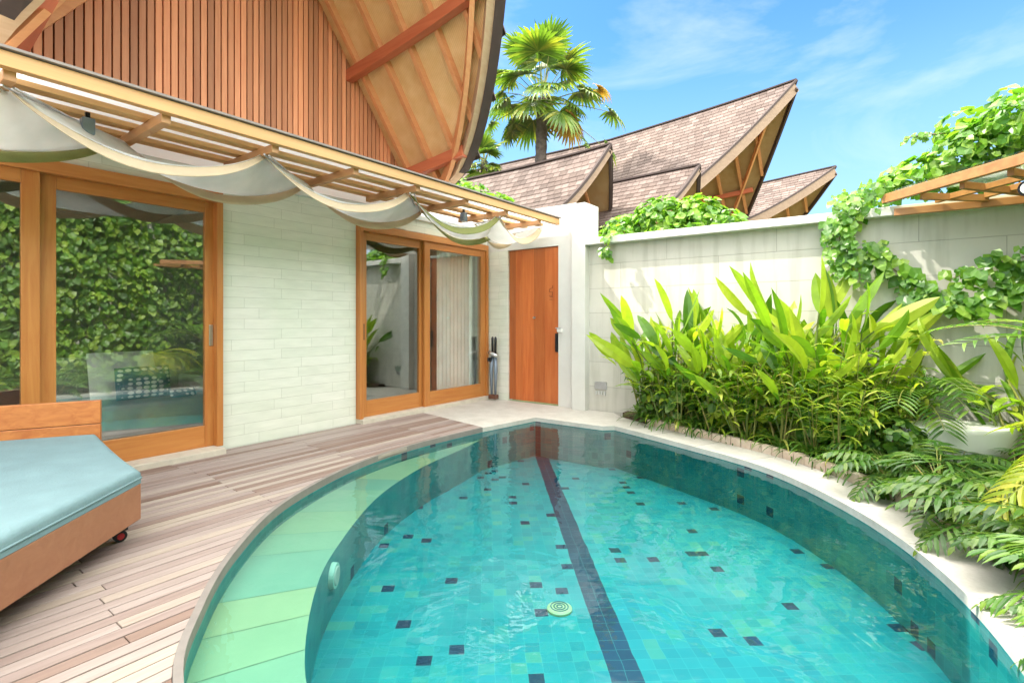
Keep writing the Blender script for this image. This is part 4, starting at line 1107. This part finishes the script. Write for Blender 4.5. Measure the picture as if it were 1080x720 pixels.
shrub('small shrub spilling beside the white bench', [((.02, 5.35, .26), (.22, .2, .2)), ((-.15, 5.6, .35), (.2, .18, .24))], 380, .075, 'lily', (-.05, 5.42, .045), seed=4)
shrub('round leafy bush growing over the garden wall cap behind it', [((-3.15, 7.15, 2.45), (.45, .35, .35)), ((-2.6, 7.1, 2.55), (.5, .35, .42)), ((-2.1, 7.1, 2.55), (.4, .35, .38)), ((-1.75, 7.05, 2.42), (.3, .3, .28)), ((-3.05, 6.72, 2.42), (.2, .18, .14)), ((-2.3, 6.8, 2.4), (.5, .15, .12))], 2600, .10, 'vine', (-2.4, 7.1, -.1), seed=5)
shrub('bright shrub peeking over between the roof edge and the nearest villa roof', [((-6.9, 7.9, 3.5), (.6, .5, .5)), ((-6.1, 7.7, 3.25), (.5, .4, .42)), ((-7.6, 8.1, 3.9), (.5, .4, .5))], 1500, .12, 'vine', (-6.8, 7.9, -.1), seed=6)

# vines
def trail(label, path, n, s, spread, mat='vine', seed=1, cat='vine'):
    global rr
    rr = random.Random(seed); pts = crom(path, 10); t = thing('climbing_vine', label, cat, path[0], 'climbing vines'); b, bs = MB(), MB()
    bs.tube(pts, .006, 5); bs.build('stem', 'bark', t)
    for _ in range(n):
        p = pts[rr.randrange(len(pts))]; v = rv(spread); v.y *= .7
        p2 = p + v; small_leaf(b, p2, Vector((rr.uniform(-.5, .5), -.9, rr.uniform(.1, .9))), Vector((rr.uniform(-.8, .8), -.2, -.8)), s * rr.uniform(.35, 1.4))
    b.build('leaves', mat, t, recalc=False); return t
trail('short vine strand hanging down the wall face from the bush', [(-3.05, 6.5, 2.45), (-3.0, 6.22, 2.36), (-3.02, 6.2, 2.2), (-3.0, 6.2, 2.1)], 60, .07, .05, seed=2)
trail('thick vine curtain hanging over the wall at the left end of the corner canopy', [(-.1, 6.4, 2.5), (-.32, 6.2, 2.42), (-.42, 6.2, 2.15), (-.36, 6.2, 1.9), (-.30, 6.2, 1.72)], 330, .085, .15, seed=3)
trail('vine garland swagging across the sunlit wall under the canopy', [(-.15, 6.25, 2.0), (.02, 6.25, 1.75), (.25, 6.25, 1.55), (.5, 6.22, 1.42), (.75, 6.2, 1.5), (1.0, 6.2, 1.68), (1.4, 6.2, 1.6)], 330, .11, .10, seed=4)
trail('vine running up behind the garland at the right edge', [(.45, 6.25, 1.62), (.75, 6.2, 1.75), (1.1, 6.15, 1.8), (1.6, 6.1, 1.75)], 120, .10, .10, seed=14)
shrub('wild vine mass growing on top of the corner canopy at upper right', [((.75, 6.7, 2.85), (.5, .4, .32)), ((.35, 6.65, 2.72), (.45, .3, .18)), ((1.2, 6.5, 3.0), (.55, .5, .35)), ((.0, 6.55, 2.58), (.35, .25, .12)), ((1.6, 6.0, 2.9), (.5, .6, .3)), ((.62, 6.8, 3.18), (.3, .2, .16)), ((1.0, 6.8, 3.35), (.3, .2, .14))], 2600, .10, 'vine', (1.0, 6.85, 0), nm='wild_vine', seed=7, group='climbing vines')
trail('thin vine shoot reaching left into the sky above the canopy', [(.75, 6.7, 3.0), (.5, 6.65, 3.08), (.25, 6.6, 3.10), (.12, 6.6, 3.09)], 60, .055, .035, seed=9)

# ivy over the side wall (seen mirrored in the glass doors)
rr = random.Random(21)
t = thing('ivy', 'dense green ivy covering the side wall, mirrored in the glass doors', 'ivy', (2.25, 1.5, 0)); b = MB()
for _ in range(15000):
    y = rr.uniform(-4.8, 6.1); z = rr.uniform(.05, 4.1)
    bul = .14 + .14 * noise.noise(Vector((y * 1.3, z * 1.5, 3)))
    p = Vector((2.3 - rr.uniform(.02, 1) * max(.05, bul) * 1.4, y, z))
    small_leaf(b, p, Vector((-1, rr.uniform(-.5, .5), rr.uniform(0, .8))), Vector((-.2, rr.uniform(-.8, .8), -1)), rr.uniform(.06, .19))
b.build('leaves', 'ivy', t, recalc=False)
b = MB()
for k in range(14):
    y = -4.6 + k * .78; b.tube([(2.27, y, .03), (2.25, y + rr.uniform(-.1, .1), 1.6), (2.26, y + rr.uniform(-.3, .3), 3.45)], [.02, .014, .008], 6)
b.build('stem', 'bark', t)

# brick edging
t = thing('brick_edging', 'row of upright pale bricks between the coping and the planting', 'edging', (-.5, 4.9, 0)); b = MB()
el = resample(offset(POOL[4:NCOP + 1], .405), 74)
for p, q in zip(el[:-1], el[1:]):
    d = (q - p); L = d.length; a = math.atan2(d.y, d.x); h = .075 + random.uniform(-.008, .008); c = (p + q) / 2
    b.box((c.x - L / 2 + .004, c.y - .03, -.02), (c.x + L / 2 - .004, c.y + .03, h), a, (c.x, c.y, 0))
b.build('bricks', 'edging', t, bevel=.004)

# white bench
t = thing('stone_bench', 'white smooth rounded low bench among the plants at right', 'bench', (.47, 5.74, 0))
prof = [(.80, .0), (.90, .04), (.96, .16), (1.0, .27), (.985, .30), (.94, .315), (.80, .31), (.5, .305), (.02, .30)]
b = MB(); b.lathe(prof, 48, (0, 0, 0))
b.v = [Matrix.Rotation(THETA, 3, 'Z') @ Vector((v.x * .46, v.y * .22, v.z)) + Vector((.47, 5.74, .05)) for v in b.v]; b.build('seat', 'white_gloss', t, smooth=True)

# corner canopy
t = thing('corner_canopy', 'timber framed glazed canopy across the far right wall corner', 'canopy', (.9, 5.9, 2.4))
q0, q1 = Vector((-.05, 6.24, 2.43)), Vector((1.75, 4.29, 2.45))
dn = (q1 - q0).normalized()
MB().bar(q0, q1, .05, .085).build('front_beam', 'canopy_y', t, bevel=.004)
MB().bar((.03, 6.235, 2.29), (2.28, 6.235, 2.29), .05, .07).build('wall_beam', 'canopy_y', t, bevel=.004)
for k in range(1, 7):
    f = k / 7; a = q0.lerp(q1, f); e = Vector((a.x + .45 + .3 * f, 6.20, 2.33))
    MB().bar(a + Vector((.02, .03, -.06)), e, .045, .06).build('rafter', 'canopy_y', t, bevel=.003)
for k in (1, 2, 3):
    sh = Vector((.34 * k, .0, -.045)); a_ = q0 + sh; e_ = q1 + sh
    a_ = a_ if a_.y < 6.2 else a_.lerp(e_, (a_.y - 6.18) / (a_.y - e_.y)); e_.x = min(e_.x, 2.27)
    MB().bar(a_ + Vector((0, 0, -.03)), e_, .04, .05).build('cross_beam', 'canopy_y', t, bevel=.003)
b = MB(); b.add([q0 + Vector((0, 0, .06)), q1 + Vector((0, 0, .06)), Vector((2.28, 4.3, 2.52)), Vector((2.28, 6.26, 2.46)), Vector((.0, 6.262, 2.48))], [(0, 1, 2, 3, 4)])
o = b.build('glazing', glassm('canopy_glass', .03, (.82, .85, .74)), t); m = o.modifiers.new('thickness', 'SOLIDIFY'); m.thickness = .008
t = thing('round_lamp', 'round white faced lamp in a dark ring under the corner canopy', 'lamp', (.98, 5.35, 2.2))
nn = Vector((-.45, -.85, -.1)).normalized(); c0 = Vector((.835, 5.42, 2.24))
MB().tube([c0 + nn * -.05, c0], [.05, .06], 20).build('housing', 'black', t, smooth=False)
MB().tube([c0, c0 + nn * .012], [.045, .04], 20).build('face', 'white_gloss', t)
MB().tube([c0 - nn * .03, c0 - nn * .03 + Vector((.05, .03, .2))], .008, 8).build('bracket', 'black', t)
t = thing('white_flower', 'white rounded flower head at the right end of the canopy beam', 'flower', (.83, 5.40, 2.40)); b = MB(); rr = random.Random(3)
for _ in range(40): v = rv().normalized(); small_leaf(b, Vector((.82, 5.33, 2.40)) + v * .025, v, rv(), .035)
b.build('petals', 'whiteflower', t, recalc=False)

# ------------------------------------------------------------------ fan palm
rr = random.Random(40)
def fan(b, base, d, L, R_, droop, n=26):
    d = Vector(d).normalized(); sd = d.cross(Vector((0, 0, 1))); sd.normalize(); up = sd.cross(d)
    p = Vector(base) + d * L - Vector((0, 0, droop * L * .3)); d2 = (d - Vector((0, 0, droop))).normalized(); up = sd.cross(d2).normalized()
    for k in range(n):
        a = (k / (n - 1) - .5) * R(230)
        dv = d2 * math.cos(a) + sd * math.sin(a)
        l = R_ * (1 - .22 * abs(a) / 2) * rr.uniform(.86, 1.05)
        leaf(b, p, dv + up * .08, up, l, R_ * .115, .25 + droop * .5 + .3 * rr.random(), 5, .35, .42)
    return p
def fan_palm(label, base, top, nf, L, Rf, seed, trunk_r=(.22, .17), extra=()):
    global rr
    rr = random.Random(seed); t = thing('fan_palm', label, 'palm tree', base)
    base, top = Vector(base), Vector(top)
    b = MB(); K = 40
    b.tube([base.lerp(top, i / K) for i in range(K + 1)], [trunk_r[0] + (trunk_r[1] - trunk_r[0]) * i / K + (.018 if i % 2 else 0) for i in range(K + 1)], 14)
    b.build('trunk', 'trunk', t)
    bg_, bd_, bs_ = MB(), MB(), MB()
    for k in range(nf):
        f = k / nf; a = k * 2.39996; el = R(84) - R(94) * f ** 1.1
        d = Vector((math.cos(a) * math.cos(el), math.sin(a) * math.cos(el), math.sin(el)))
        LL = L * (.62 + .45 * math.sin(math.pi * min(1, f + .15))) * rr.uniform(.85, 1.15)
        b0 = top + Vector((0, 0, .15 - .5 * f)) 
        tgt = MB() if rr.random() < (.08 if f > .45 else .0) else bg_
        p = fan(tgt, b0, d, LL, Rf * rr.uniform(.82, 1.1), .25 + .75 * f)
        if tgt is not bg_: tgt.build('dry_frond', 'dryleaf', t, recalc=False)
        bs_.tube([b0, b0.lerp(p, .6) + Vector((0, 0, .04)), p], [.018, .012, .008], 5)
    for ax, el_, ll in extra:
        d = Vector((math.cos(ax) * math.cos(el_), math.sin(ax) * math.cos(el_), math.sin(el_))); b0 = top + Vector((0, 0, -.1))
        tgt = MB() if ax == R(36) else bg_
        p = fan(tgt, b0, d, ll, Rf * rr.uniform(.62, .8), rr.uniform(.4, 1.0), 20)
        if tgt is not bg_: tgt.build('dry_frond', 'dryleaf', t, recalc=False)
        bs_.tube([b0, b0.lerp(p, .6) + Vector((0, 0, .06)), p], [.018, .012, .008], 5)
    # dead skirt
    for k in range(7):
        a = k * .9; d = Vector((math.cos(a), math.sin(a), -1.4)); leaf(bg_, top + Vector((math.cos(a) * .12, math.sin(a) * .12, -.2)), d, (0, 0, 1), .38, .12, .3, 4, .3, .5)
    cr_ = bg_.build('crown', 'palmleaf', t, recalc=False); bs_.build('frond_stalk', 'stem', t, recalc=False)
fan_palm('tall fan palm with a rough trunk rising behind the villa roofs', (-7.9, 11.8, -.1), (-7.62, 11.78, 7.25), 27, 1.25, .93, 47, (.17, .14), extra=[(R(36), R(30), 1.75), (R(30), R(4), 1.8), (R(45), R(-22), 1.9), (R(20), R(-38), 1.55), (R(10), R(15), 1.3), (R(215), R(-5), 1.35), (R(225), R(25), 1.2), (R(200), R(-30), 1.0), (R(-60), R(10), 1.3)])
fan_palm('young fan palm top showing beside the big roof edge', (-8.6, 10.3, -.1), (-8.5, 10.35, 5.35), 11, .35, .6, 43, (.12, .08))
